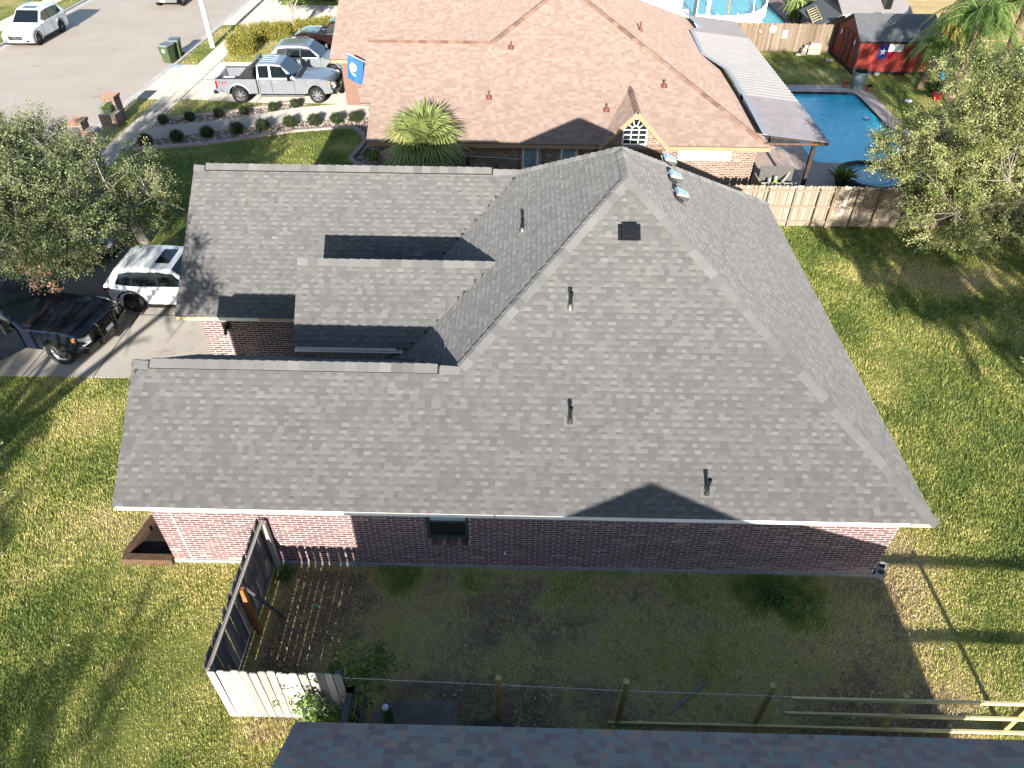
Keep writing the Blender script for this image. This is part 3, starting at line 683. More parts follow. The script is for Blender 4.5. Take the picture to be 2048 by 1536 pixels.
sh.face((lx(ZE), 0, ZE), (0, 1, 0), (c_, 0, sn), [(0, z2v(WZ), 2 * WY - YN, WY, GYE, GYE + (WZ - ZE) / s_), (z2v(WZ), z2v(GZ), WY, R1[1] - (R1[2] - GZ) / s_, GYE + (WZ - ZE) / s_, GYR), (z2v(GZ), vA, R1[1] - (R1[2] - GZ) / s_, R1[1], R2[1] + (R1[2] - GZ) / s_, R2[1])], thick=.14)
vG = (GYR - GYE) * sl_
sh.face((0, GYE, ZE), (1, 0, 0), (0, c_, sn), [(0, vG, GX0, GX0, lx(ZE), lx(GZ))])
pl_ = math.hypot(PYR - PYE, PZR - PZE); pv = ((PYR - PYE) / pl_, (PZR - PZE) / pl_)
sh.face((0, PYE, PZE), (1, 0, 0), (0, pv[0], pv[1]), [(0, pl_, PX0, PX0, lx(PZE), lx(PZR))])
sh.face((0, 2 * WY - YN, ZE), (-1, 0, 0), (0, -c_, sn), [(0, vW, -lx(ZE), -lx(WZ), -XL, -XL)])
sh.emit(roof, M['shingle'], 300)
nN, nR, nL, nB = (0, -s_, 1), (s_, 0, 1), (-s_, 0, 1), (0, s_, 1)
e_ = .015
caps(roof, [((XR, YN, ZE), R1, nN, nR), ((lx(WZ), WY, WZ), R1, nN, nL), (R1, R2, nL, nR), ((XR, FARY, ZE), R2, nR, nB), ((lx(GZ), GYR, GZ), R2, nL, nB)], M['cap'])
caps(roof, [((-7.75, WY, WZ), (-1.75, WY, WZ), nN, nB), ((-9.0, GYR, GZ), (-.95, GYR, GZ), nN, nB)], M['cap'], w=.14, lift=.055)
caps(roof, [((-1.7, WY, WZ), (lx(WZ), WY, WZ), nN, nB), ((XL, WY, WZ), (-7.8, WY, WZ), nN, nB), ((GX0, GYR, GZ), (-9.05, GYR, GZ), nN, nB), ((-.9, GYR, GZ), (lx(GZ), GYR, GZ), nN, nB), ((PX0, PYR, PZR), (lx(PZR), PYR, PZR), (0, -.92, 1), (0, .92, 1))], M['cap'], w=.15)
for (x0, x1, y, z) in ((-7.8, -1.72, WY, WZ), (-9.05, -.92, GYR, GZ)):           # ridge vents under the caps
    b = MB()
    for sg in (-1, 1):
        b.hexa([(x0, y, z + .01), (x1, y, z + .01), (x1, y + sg * .13, z - .085), (x0, y + sg * .13, z - .085), (x0, y, z + .05), (x1, y, z + .05), (x1, y + sg * .13, z - .045), (x0, y + sg * .13, z - .045)])
    b.build('ridge_vent', M['plastic'], roof)
# fascia boards, soffits
def fascia(name, runs, mat, parent, h=.105, th=.03, drop=.01):
    for (a, c) in runs:
        b = MB(); a = Vector(a) - Vector((0, 0, drop + h / 2)); c = Vector(c) - Vector((0, 0, drop + h / 2)); b.bar(a, c, th, h); b.build(name, mat, parent)
fascia('fascia', [((XL + .03, YN + .03, ZE), (-.5, YN + .03, ZE)), ((-.48, YN + .03, ZE), (XR - .5, YN + .03, ZE)), ((GX0 + 1.1, GYE + .03, ZE), (lx(ZE), GYE + .03, ZE)), ((PX0 + .06, PYE + .03, PZE), (-3.0, PYE + .03, PZE)), ((XR - .03, YN + .1, ZE), (XR - .03, FARY, ZE)),
    ((GX0, FARY - .03, ZE), (XR, FARY - .03, ZE))], M['white'], house)
fascia('rake_board', [((XL + .05, YN + .05, ZE), (XL + .05, WY, WZ)), ((XL + .05, 2 * WY - YN, ZE), (XL + .05, WY, WZ)), ((GX0 + .05, GYE + .05, ZE), (GX0 + .05, GYR, GZ)), ((GX0 + .05, FARY, ZE), (GX0 + .05, GYR, GZ)), ((PX0 + .05, PYE + .05, PZE), (PX0 + .05, PYR, PZR))], M['white'], house, drop=.06)
fascia('fascia', [((XR - .48, YN + .03, ZE), (XR - .02, YN + .03, ZE)), ((GX0 + .03, GYE + .03, ZE), (GX0 + 1.08, GYE + .03, ZE)), ((-7.1, GYE + .026, ZE), (-6.2, GYE + .026, ZE))], M['rawwood'], house)
b = MB(); zs = ZE - .12
b.quad((XL, YN, zs), (XR, YN, zs), (XR, 9.4, zs), (XL, 9.4, zs)); b.quad((7.85, YN, zs - .001), (XR, YN, zs - .001), (XR, FARY, zs - .001), (7.85, FARY, zs - .001)); b.quad((GX0, GYE, zs), (-3.7, GYE, zs), (-3.7, 15.8, zs), (GX0, 15.8, zs)); b.quad((PX0, PYE, PZE - .165), (-2.7, PYE, PZE - .165), (-2.7, 14.2, PZE - .165), (PX0, 14.2, PZE - .165))
b.build('soffit', M['white'], house)
# walls
WN, WX0, WX1 = 9.33, -7.78, 7.91
def wallbox(b, x0, x1, y0, y1, z0, z1): b.box(x0, x1, y0, y1, z0, z1)
b = MB()
for (x0, x1, z0, z1) in ((WX0, -1.97, .1, zs), (-1.06, 1.14, .1, zs), (2.02, WX1, .1, zs), (-1.97, -1.06, .1, .94), (1.14, 2.02, .1, 2.0)): wallbox(b, x0, x1, WN, WN + .25, z0, z1)
wn_ = b.build('wall', M['mortar'], house)
b = MB(); wallbox(b, -8.93, lx(ZE), 15.77, 16.0, .05, zs); wg_ = b.build('wall', M['mortar'], house)
bs = MB(); bs.box(WX0 - .03, WX1 + .03, WN - .035, 22, -.3, .1); bs.box(-8.97, -3.6, 15.73, 22, -.3, .06); bs.build('foundation', M['slab'], house)
br = Bricks(3)
WIN = (860, 937)
win0, win1, wz0, wz1 = -1.93, -1.10, 1.05, 2.28
br.wall((WX0, WN, 0), (1, 0, 0), (0, -1, 0), WX1 - WX0, .115, zs, [(win0 - WX0 - .04, win1 - WX0 + .04, 0.92, 2.4), (1.14 - WX0, 2.02 - WX0, 1.98, 2.4), (.405, .425, 0, 2.4)],
        stain=lambda u, z: ((.32 + .35 * min(1, max(0, (u - 9) / 3))) * max(0, 1 - (z - .1) / .5) * (.35 + .65 * float(vnoise(u, z, 1.3, 21)))))
br.wall((-8.93, 15.77, 0), (1, 0, 0), (0, -1, 0), 5.2, .07, zs, [(.62, .635, 0, 2.4)])
br.emit(wn_, M['brick'], 300, prefer=lambda c: c[:, 1] < 10)
b = MB(); b.box(WX0 + .404, WX0 + .426, WN - .009, WN, .1, zs); b.build('expansion_joint', M['mortar'], wn_)
def wall_plain(pts, mat=M['brick'], nm='wall'): b = MB(); b.poly(pts, .35); return b.build(nm, mat, house)
wall_plain([(WX0, WN, 0), (WX0, 13.3, 0), (WX0, 13.3, zs), (WX0, WY, WZ - .2), (WX0, WN, zs)]); wall_plain([(WX1, WN, 0), (WX1, 22, 0), (WX1, 22, zs), (WX1, WN, zs)])
wall_plain([(-8.93, 15.77, 0), (-8.93, 22, 0), (-8.93, 22, zs), (-8.93, GYR, GZ - .2), (-8.93, 15.77, zs)]); wall_plain([(-8.93, 22, 0), (WX1, 22, 0), (WX1, 22, zs), (-8.93, 22, zs)])
wall_plain([(WX0, 13.3, 0), (-4.6, 13.3, 0), (-4.6, 13.3, zs), (WX0, 13.3, zs)])
wall_plain([(-5.1, 13.6, zs), (-5.1, 15.9, zs), (-5.1, 15.9, 3.4), (-5.1, PYR, PZR - .2), (-5.1, 13.6, 3.3)], M['siding'], 'gable')
b = MB()
for k in range(14): b.box(-5.05 + k * .16, -4.91 + k * .16, 13.42, 13.45, 1.9, 3.08)
b.build('porch_siding', M['siding'], house)
b = MB(); b.box(-8.94, -8.90, 16.4, 21.2, .05, 2.15); b.build('garage_door', M['white'], house)
# window over the side yard
w_ = MB(); w_.box(win0, win1, WN + .07, WN + .10, wz0, wz1); wo_ = w_.build('window', M['glass'], house)
b = MB()
for (x0, x1, z0, z1, y) in ((win0 - .045, win0 + .035, wz0 - .03, wz1, .02), (win1 - .035, win1 + .045, wz0 - .03, wz1, .02), (win0, win1, wz0 - .03, wz0 + .05, .03), (win0, win1, 1.55, 1.605, .04), (win0, win1, wz1 - .05, wz1, .03)): b.box(x0, x1, WN + y, WN + .12, z0, z1)
b.build('frame', M['frame_dark'], wo_)
b = MB(); b.box(win0 + .035, win1 - .035, WN + .05, WN + .06, 1.605, wz1 - .05); b.build('sash_reflection', M['sash_reflection'], wo_)  # added sheet, its colour stands in for sky reflected in the upper sash
for (x0, x1, z1, tt) in ((win0 - .02, win1 + .02, 1.02, .25), (1.15, 2.01, 2.08, .3)):     # rowlock sills
    n = int((x1 - x0) / .075)
    for k in range(n):
        q = MB(); x = x0 + (x1 - x0) * k / n
        q.hexa([(x, WN - .06, z1 - .13), (x + .063, WN - .06, z1 - .13), (x + .063, WN + .05, z1 - .10), (x, WN + .05, z1 - .10), (x, WN - .06, z1 - .04), (x + .063, WN - .06, z1 - .04), (x + .063, WN + .05, z1), (x, WN + .05, z1)], random.gauss(tt, .15) if k % 4 else .9)
        q.build('sill_brick', M['brick'], house)
b = MB(); b.box(1.2, 1.96, WN + .05, WN + .09, 2.06, 2.28); o = b.build('window', M['glass'], house)
b = MB(); b.box(1.16, 2.0, WN + .02, WN + .1, 2.06, 2.10); b.build('frame', M['frame_dark'], o)
b = MB(); b.box(-.32, -.28, WN - .035, WN, .55, .62); b.build('hose_tap', M['white'], house)
b = MB(); b.box(-8.32, -8.14, 15.66, 15.77, 1.82, 2.0); b.tube([(-8.23, 15.66, 1.9), (-8.23, 15.58, 1.84), (-8.23, 15.55, 1.72)], .045, 8); b.build('flood_light', M['steel_black'], house)

# plumbing vents and roof vents standing on the shingles
def near_z(y): return ZE + s_ * (y - YN)
def pipe_vent(x, y, z, n, label, h=.33, mats=('steel_black', 'lead'), rr=.037, grp='pipe vents on the grey roof'):
    t = thing('pipe_vent', label, 'vent', (x, y, z), group=grp); n = Vector(n).normalized()
    u = n.cross(Vector((0, 0, 1))).normalized(); v = n.cross(u)
    if v.z > 0: v = -v
    b = MB(); q = [u * a * .13 + v * c * .12 for a, c in ((-1, -1), (1, -1), (1, 1), (-1, 1))]
    b.hexa([p + n * .008 for p in q] + [p + n * .02 for p in q]); b.build('flashing', M['cap'] if mats[1] == 'lead' else M[mats[1]], t)
    b = MB(); b.lathe([(.085, -.03), (.065, .04), (.052, .09), (.05, .10)], 14); b.build('collar', M['vent_steel'] if mats[1] == 'lead' else M[mats[1]], t, True)
    b = MB(); b.lathe([(rr, -.05), (rr, h - .02), (rr * 1.25, h - .02), (rr * 1.25, h + .05), (rr * .9, h + .055), (rr * .9, h - .03)], 12); b.build('pipe', M[mats[0]], t, True)
    return t
for (x, y, lab) in ((1.0, 12.42, 'black pipe vent on the front slope below the box vent'), (1.0, 10.45, 'black pipe vent in the middle of the front slope above the window'), (3.73, 9.33, 'black pipe vent low on the slope beside the pointed shadow')):
    pipe_vent(x, y, near_z(y), nN, lab)
pipe_vent(-.05, 15.45, R1[2] - s_ * (R1[0] + .05), nL, 'small black pipe vent on the street-side slope above the porch roof', .3)
def box_vent(x, y, z, nrm, label, mat, w=.34, l=.34, hgt=.12, grp=None):
    n = Vector(nrm).normalized(); vv = Vector((-n.x, -n.y, 0)).normalized(); v = (vv - n * vv.dot(n)).normalized(); u = v.cross(n)
    t = thing('roof_vent', label, 'vent', (x, y, z), group=grp); P = lambda a, c, h: u * a + v * c + n * h
    b = MB(); b.hexa([P(a, c, .006) for a, c in ((-w * .72, -l * .62), (w * .72, -l * .62), (w * .72, l * .5), (-w * .72, l * .5))] + [P(a, c, .02) for a, c in ((-w * .72, -l * .62), (w * .72, -l * .62), (w * .72, l * .5), (-w * .72, l * .5))]); b.build('flashing', mat, t)
    b = MB(); b.hexa([P(a, c, .02) for a, c in ((-w * .4, -l * .3), (w * .4, -l * .3), (w * .4, l * .4), (-w * .4, l * .4))] + [P(a, c, hgt * .7) for a, c in ((-w * .4, -l * .3), (w * .4, -l * .3), (w * .4, l * .4), (-w * .4, l * .4))]); b.build('throat', M['plastic'], t)
    b = MB(); lo = [P(a, c, h) for a, c, h in ((-w / 2, -l / 2, hgt * .55), (w / 2, -l / 2, hgt * .55), (w / 2, l / 2, hgt * .5), (-w / 2, l / 2, hgt * .5))]; hi = [P(a, c, h) for a, c, h in ((-w * .47, -l * .42, hgt * 1.35), (w * .47, -l * .42, hgt * 1.35), (w * .45, l * .45, hgt), (-w * .45, l * .45, hgt))]
    b.hexa(lo + hi); b.build('hood', mat, t)
box_vent(2.27, 13.83, near_z(13.83), nN, 'square black box vent near the peak of the front slope', M['steel_black'])
for k, (y, lab) in enumerate(((18.05, 'shiny metal roof vent, topmost of three on the yard-side slope'), (17.05, 'shiny metal roof vent, middle of three on the yard-side slope'), (16.05, 'shiny metal roof vent, lowest of three on the yard-side slope'))):
    x = 3.72; box_vent(x, y, R1[2] - s_ * (x - R1[0]), nR, lab, M['vent_steel'], .36, .34, .16, 'metal vents in a row on the roof')
# ================================================================== neighbouring brown-roofed house
q_ = .5; NY = 27.15; NXR = 9.55; NA = 7.92; nsl = math.sqrt(1 + q_ * q_); nc, ns_ = 1 / nsl, q_ / nsl
AP = (NXR - NA, NY + NA, ZE + q_ * NA); NWY = 31.95; NWZ = ZE + q_ * (NWY - NY); nlx = lambda z: AP[0] - (AP[2] - z) / q_
FYN = 45.5; AP2 = (AP[0], FYN - NA, AP[2]); GE = 37.3; GR = 44.0; GRZ = ZE + q_ * (GR - GE)
nb = thing('brick_house', 'tan brick house with brown shingle roof and arched dormer window', 'house')
dk = MB(); O_ = -.012
def nd(pts): dk.poly([(x, y, z + O_) for x, y, z in pts])
nd([(-6.3, NY, ZE), (NXR, NY, ZE), AP, (nlx(NWZ), NWY, NWZ), (-6.75, NWY, NWZ), (-6.75, 28.9, ZE + q_ * 1.75), (-6.3, 28.9, ZE + q_ * 1.75)])
nd([(NXR, NY, ZE), (NXR, FYN, ZE), AP2, AP]); nd([(NXR, FYN, ZE), (nlx(ZE), FYN, ZE), AP2]); nd([AP, AP2, (nlx(ZE), FYN, ZE), (nlx(ZE), 36.75, ZE), (nlx(NWZ), NWY, NWZ)])
nd([(-6.75, NWY, NWZ), (nlx(NWZ), NWY, NWZ), (nlx(ZE), 36.75, ZE), (-6.75, 36.75, ZE)])
nd([(-9.95, GE, ZE), (0, GE, ZE), (0, GR, GRZ), (-9.95, GR, GRZ)]); nd([(-9.95, GR, GRZ), (0, GR, GRZ), (0, 50.7, ZE), (-9.95, 50.7, ZE)])
nroof = dk.build('roof', M['deck_dark'], nb)
sh = Shingles(9); nv = lambda y: (y - NY) * nsl
kw = dict(exp=.14, wmin=.12, wmax=.28, style='flat')
sh.face((0, NY, ZE), (1, 0, 0), (0, nc, ns_), [(0, nv(28.9), -6.3, -6.3, NXR, NXR - 1.75), (nv(28.9), nv(NWY), -6.75, -6.75, NXR - 1.75, NXR - (NWY - NY)), (nv(NWY), NA * nsl, nlx(NWZ), AP[0], NXR - (NWY - NY), AP[0])], **kw)
sh.face((NXR, 0, ZE), (0, 1, 0), (-nc, 0, ns_), [(0, NA * nsl, NY, AP[1], FYN, AP2[1])], thick=.5, **kw)
sh.face((nlx(ZE), 0, ZE), (0, 1, 0), (nc, 0, ns_), [(0, (NWZ - ZE) / ns_, 36.75, NWY, 37.3, 42.1), ((NWZ - ZE) / ns_, (AP[2] - ZE) / ns_, NWY, AP[1], 42.1, 38.2)], thick=.5, **kw)
sh.face((0, GE, ZE), (1, 0, 0), (0, nc, ns_), [(0, (GR - GE) * nsl, -9.95, -9.95, -6.29, .41)], **kw)
DX, DZ, DH, DY = 4.2, 3.82, 1.36, 27.0                      # dormer
for sg in (-1, 1):
    L = math.hypot(DH, DZ - ZE); uu = (0, 1, 0); vv = (-sg * DH / L, 0, (DZ - ZE) / L)
    sh.face((DX + sg * DH, 0, ZE), uu, vv, [(0, L, DY, DY, NY + .02, NY + (DZ - ZE) / q_)], **kw)
    b = MB(); b.poly([(DX + sg * DH, DY, ZE - .01), (DX, DY, DZ - .01), (DX, NY + (DZ - ZE) / q_, DZ - .01), (DX + sg * DH, NY, ZE - .01)]); b.build('dormer_roof', M['deck_dark'], nb)
sh.emit(nroof, M['shingle_brown'], 300, keep=lambda c: c[:, 1] < 29)
M['cap_brown'] = tinted('ridge_cap_brown', [(0, (.15, .085, .062)), (1, (.27, .18, .13))], .95, .15, 3)
caps(nroof, [((NXR, NY, ZE), AP, (0, -q_, 1), (q_, 0, 1)), ((nlx(NWZ), NWY, NWZ), AP, (0, -q_, 1), (-q_, 0, 1)), ((-6.75, NWY, NWZ), (nlx(NWZ), NWY, NWZ), (0, -q_, 1), (0, q_, 1)), ((DX, DY, DZ), (DX, NY + (DZ - ZE) / q_ - .1, DZ), (1, 0, 1), (-1, 0, 1))], M['cap_brown'], L=.3, w=.15)
fascia('fascia', [((-6.28, NY + .02, ZE), (2.8, NY + .02, ZE)), ((5.6, NY + .02, ZE), (NXR, NY + .02, ZE)), ((-9.9, GE + .02, ZE), (-6.9, GE + .02, ZE)), ((DX - DH, DY + .01, ZE), (DX, DY + .01, DZ)), ((DX + DH, DY + .011, ZE), (DX, DY + .011, DZ)), ((-9.93, GE, ZE), (-9.93, GR, GRZ)), ((NXR, NY, ZE - .02), (NXR, FYN, ZE - .02))], M['cream'], nb, h=.16, drop=.03)
b = MB(); nz = ZE - .17
b.quad((-6.3, NY, nz), (NXR, NY, nz), (NXR, 27.6, nz), (-6.3, 27.6, nz)); b.quad((-9.9, GE, nz), (-6.6, GE, nz), (-6.6, 38, nz), (-9.9, 38, nz)); b.build('soffit', M['cream'], nb)
FW = 27.55
b = MB(); b.box(-5.9, 9.15, FW, FW + .2, -.1, nz); w1 = b.build('wall', M['mortar_tan'], nb)
b = MB(); b.box(2.95, 5.45, 27.22, FW, -.1, ZE - .03); b.prism([(DX - DH + .12, 27.22, ZE - .03), (DX + DH - .12, 27.22, ZE - .03), (DX, 27.22, DZ - .14)], (0, .1, 0)); w2 = b.build('gable_wall', M['mortar_tan'], nb)
bk = Bricks(8)
bk.wall((-5.9, FW, 0), (1, 0, 0), (0, -1, 0), 15.05, .05, nz, [(5.72, 6.45, .3, 2.4), (7.26, 7.98, .3, 2.4), (8.85, 11.35, 0, 3), (12.0, 14.1, 1.72, 2.4)])
ARC = (3.76, 4.66, 2.48, 3.05)
bk.wall((2.95, 27.22, 0), (1, 0, 0), (0, -1, 0), 2.5, .05, 3.7, [(ARC[0] - 2.95 - .04, ARC[1] - 2.95 + .04, 2.42, 3.3), (ARC[0] - 2.95 + .12, ARC[1] - 2.95 - .12, 3.2, 3.56)], cut=lambda u, z: z > ZE and abs(u + 2.95 - DX) > (DZ - .2 - z) / (DZ - ZE) * DH)
bk.emit(w1, M['brick_tan'], 0)
b = MB(); b.poly([(-5.9, FW, 0), (-5.9, 36, 0), (-5.9, 36, nz), (-5.9, NWY, NWZ - .2), (-5.9, FW, nz)]); b.build('wall', M['brick_tan'], nb)
b = MB(); b.box(-9.5, -6.0, 37.75, 37.95, 0, nz); b.box(-9.5, -9.3, 37.95, 50, 0, nz); b.box(-6.8, -6.0, 36, 37.7, 0, nz); b.build('wall', M['brick_tan'], nb)
b = MB(); b.box(9.1, 9.3, 27.75, 45, 0, nz); b.build('wall', M['brick_tan'], nb)
def nwin(x0, x1, z0, z1, y, glass, bars=()):
    o = MB().box(x0, x1, y - .03, y - .02, z0, z1).build('window', glass, nb); b = MB()
    for (a, c, e, f) in ((x0 - .05, x0, z0 - .05, z1 + .05), (x1, x1 + .05, z0 - .05, z1 + .05), (x0, x1, z0 - .05, z0), (x0, x1, z1, z1 + .05)) + tuple(bars): b.box(a, c, y - .045, y - .005, e, f)
    b.build('frame', M['white'], o); return o
nwin(-.08, .44, .45, 2.24, FW, M['screen'], ((-.08, .44, 1.28, 1.32),)); nwin(1.46, 1.98, .45, 2.24, FW, M['screen'], ((1.46, 1.98, 1.28, 1.32),))
nwin(6.2, 8.1, 1.80, 2.24, FW, M['flagwhite'])
# arched window: glass, frame and fan of glazing bars
xc, rr = (ARC[0] + ARC[1]) / 2, (ARC[1] - ARC[0]) / 2; yy = 27.205
arc = [(xc + rr * math.cos(R(a)), yy, ARC[3] + rr * math.sin(R(a))) for a in range(0, 181, 15)]
o = MB().poly([(ARC[0], yy, ARC[2]), (ARC[1], yy, ARC[2])] + arc).build('window', M['glass'], nb)
b = MB()
fr = [(ARC[0], ARC[2]), (ARC[1], ARC[2])] + [(p[0], p[2]) for p in arc] + [(ARC[0], ARC[2])]
for a, c in zip(fr, fr[1:]): b.bar((a[0], yy - .02, a[1]), (c[0], yy - .02, c[1]), .05, .05, (0, 1, 0))
for x in (xc - rr / 3, xc + rr / 3): b.bar((x, yy - .015, ARC[2]), (x, yy - .015, ARC[3]), .03, .028, (0, 1, 0))
for z in (ARC[2] + .19, ARC[2] + .38, ARC[3]): b.bar((ARC[0], yy - .016, z), (ARC[1], yy - .016, z), .03, .034, (0, 1, 0))
for a in (36, 72, 108, 144): b.bar((xc + .15 * math.cos(R(a)), yy - .015, ARC[3] + .15 * math.sin(R(a))), (xc + rr * math.cos(R(a)), yy - .015, ARC[3] + rr * math.sin(R(a))), .03, .026, (0, 1, 0))
ar = [(xc + .15 * math.cos(R(a)), yy - .015, ARC[3] + .15 * math.sin(R(a))) for a in range(0, 181, 30)]
for a, c in zip(ar, ar[1:]): b.bar(a, c, .03, .03, (0, 1, 0))
b.build('glazing_bars', M['white'], o)
b = MB()
for k in range(5): b.box(3.2 + k * .44, 3.6 + k * .44, 27.14, 27.2, 1.7, 2.28)
b.build('shutter_board', M['brownwood'], nb)
b = MB(); b.tube([(2.72, 27.5, 2.2), (2.72, 27.5, 0)], .04, 6); b.tube([(.72, 27.5, 2.25), (.72, 27.45, 1.2), (.95, 27.4, .6)], .015, 5); b.tube([(2.2, 27.5, 2.2), (2.2, 27.5, .3)], .02, 6); b.tube([(-.28, 27.5, 2.25), (-.28, 27.5, .3)], .02, 6); b.build('downpipe', M['frame_dark'], nb)
for (x, y, lab) in ((-1.54, 29.23, 'small red-brown pipe vent behind the fan palm on the brown roof'), (3.19, 28.72, 'small red-brown pipe vent beside the dormer on the brown roof'), (-.71, 31.67, 'small red-brown pipe vent near the ridge of the brown roof'), (5.57, 29.88, 'small red-brown pipe vent above and behind the dormer peak')):
    pipe_vent(x, y, ZE + q_ * (y - NY), (0, -q_, 1), lab, .2, ('vent_red', 'vent_red'), .032, grp='pipe vents on the brown roof')
pipe_vent(5.0, 34.4, ZE + q_ * (NXR - 5.0), (q_, 0, 1), 'small dark pipe vent on the far slope of the brown roof', .3, ('vent_red', 'vent_red'), grp='pipe vents on the brown roof')
# patio cover: corrugated sheets on posts
pc = thing('patio_cover', 'corrugated patio cover with white, grey and smoked sheets beside the pool', 'patio cover')
pz = lambda x: 2.92 - .11 * (x - 9)
def sheet(poly, mat, nm, ysteps):
    """corrugated sheet: ribs run across X; left edge follows the roof"""
    b = MB(); n = len(ysteps)
    for i in range(n - 1):
        y0, y1 = ysteps[i], ysteps[i + 1]; w = .04 if i % 2 else 0.0; w2 = 0.0 if i % 2 else .04
        xl0, xl1 = poly(y0), poly(y1); xr0, xr1 = 11.85, 11.85
        b.quad((xl0, y0, pz(xl0) + w), (xr0, y0, pz(xr0) + w), (xr1, y1, pz(xr1) + w2), (xl1, y1, pz(xl1) + w2))
    return b.build(nm, mat, pc)
FL = [(9.25, 27.2), (9.42, 31.4), (9.4, 35.0), (8.6, 37.0), (8.75, 41.2), (9.4, 42.1), (9.0, 45.2)]
def fl(y): return float(np.interp(y, [p[1] for p in FL], [p[0] for p in FL]))
sheet(fl, M['metal_smoke'], 'smoked_sheet', list(np.arange(27.25, 31.76, .125))); sheet(fl, M['metal_white'], 'white_sheet', list(np.arange(31.74, 41.2, .19))); sheet(fl, M['metal_grey'], 'grey_sheet', list(np.arange(41.15, 44.7, .19)))
b = MB(); P = [(x - .03, y, pz(x) + .045) for x, y in FL]
for a, c in zip(P, P[1:]): b.bar(a, c, .16, .02)
b.build('flashing', M['lead'], pc)
for (x, y) in ((11.35, 27.5), (11.35, 32.6), (11.35, 38.5), (11.35, 44.2)): MB().box(x - .07, x + .07, y - .07, y + .07, 0, pz(x) - .06).build('post', M['darkwood'], pc)
b = MB(); b.box(11.27, 11.43, 27.3, 44.5, pz(11.35) - .2, pz(11.35) - .06); b.build('beam', M['darkwood'], pc)
for k in range(9):
    y = 27.4 + k * 2.1; b = MB(); b.bar((9.5, y, pz(9.5) - .07), (11.8, y, pz(11.8) - .07), .05, .1); b.build('rafter', M['darkwood'], pc)
MB().box(9.3, 11.8, 27.26, 27.3, 2.50, 2.58).build('end_trim', M['brownwood'], pc)
# brick pier and rails in front of the house
pr_ = thing('brick_pier', 'low pale brick pier under the blue flag by the garage', 'pier', (-8.35, 38.0, 0))
b = MB(); b.box(-.45, .45, -.3, .3, 0, 1.0); pb = b.build('core', M['mortar_tan'], pr_)
bp = Bricks(4); bp.wall((-.45, -.3, 0), (1, 0, 0), (0, -1, 0), .9, .02, 1.0); bp.wall((-.45, .3, 0), (0, -1, 0), (-1, 0, 0), .6, .02, 1.0); bp.emit(pb, M['brick_tan'], 0)
MB().box(-.5, .5, -.35, .35, 1.0, 1.07).build('cap', M['brick_tan'], pr_)
rl = thing('metal_rail_fence', 'thin metal rail fence along the shaded brick wall', 'fence', (0, 0, 0))
for (a, c) in (((-2.4, 26.85, 2.06), (-1.15, 26.85, 2.0)), ((-1.15, 26.85, 2.0), (.26, 26.85, 1.93))): MB().tube([a, c], .022, 6).build('top_rail', M['galv'], rl)
for x in (-2.4, -1.15, .26): MB().tube([(x, 26.85, 0), (x, 26.85, 2.05)], .028, 6).build('post', M['galv'], rl)
MB().box(-1.22, -1.08, 26.8, 26.9, 1.35, 1.75).build('latch_box', M['frame_dark'], rl)
for (x, lab) in ((-2.95, 'dark blue board leaning on the wall below the fan palm, wider one'), (-2.45, 'dark blue board leaning on the wall nearest the metal rail')):
    b = MB(); w = .28 if x < -2.7 else .18; b.hexa([(-w / 2, -.45, 0), (w / 2, -.45, 0), (w / 2, -.40, 0), (-w / 2, -.40, 0), (-w / 2 + .12, .2, 1.9), (w / 2 + .12, .2, 1.9), (w / 2 + .12, .24, 1.9), (-w / 2 + .12, .24, 1.9)])
    o = b.build('leaning_board', M['navy_paint'], loc=(x, 27.1, 0)); tag(o, lab, 'board')
# blue flag on a slanted pole
fg_ = thing('flag', 'blue flag with round white emblem and gold ribbon hanging from a slanted pole', 'flag', (-8.0, 36.0, 0))
MB().tube([(1.2, .1, 2.2), (-.72, -.05, 3.15)], .016, 6).build('pole', M['pole_white'], fg_)
n, m = 12, 14; b = MB(); vs = []
def fpt(u, v):      # u along the pole, v down
    x = .05 - .72 * u; z = 2.72 + .42 * u - v * (1.05 + .12 * u); y = .05 * math.sin(5 * u + 3 * v) * (.3 + v) - .03; return (x - .22 * v * (1 - .2 * u), y, z)
for i in range(n + 1):
    for j in range(m + 1): vs.append(fpt(i / n, j / m))
b.add(vs, [(i * (m + 1) + j, (i + 1) * (m + 1) + j, (i + 1) * (m + 1) + j + 1, i * (m + 1) + j + 1) for i in range(n) for j in range(m)]); cl = b.build('cloth', M['flagcloth'], fg_, True)
def emb(cu, cv, r0, r1, a0, a1, mat, nm, du=1.0):
    b = MB(); vs = []; N = 24
    for k in range(N + 1):
        q = R(a0 + (a1 - a0) * k / N)
        for r in (r0, r1):
            p = fpt(cu + r * math.cos(q) * du, cv + r * math.sin(q) * .8); vs.append((p[0], p[1] - .012, p[2]))
    b.add(vs, [(2 * k, 2 * k + 1, 2 * k + 3, 2 * k + 2) for k in range(N)]); b.build(nm, mat, cl)
emb(.60, .42, .0, .11, 0, 360, M['flagwhite'], 'emblem'); emb(.60, .42, .13, .20, 0, 360, M['flagwhite'], 'emblem_ring'); emb(.52, .47, .25, .34, -60, 110, M['gold'], 'ribbon')
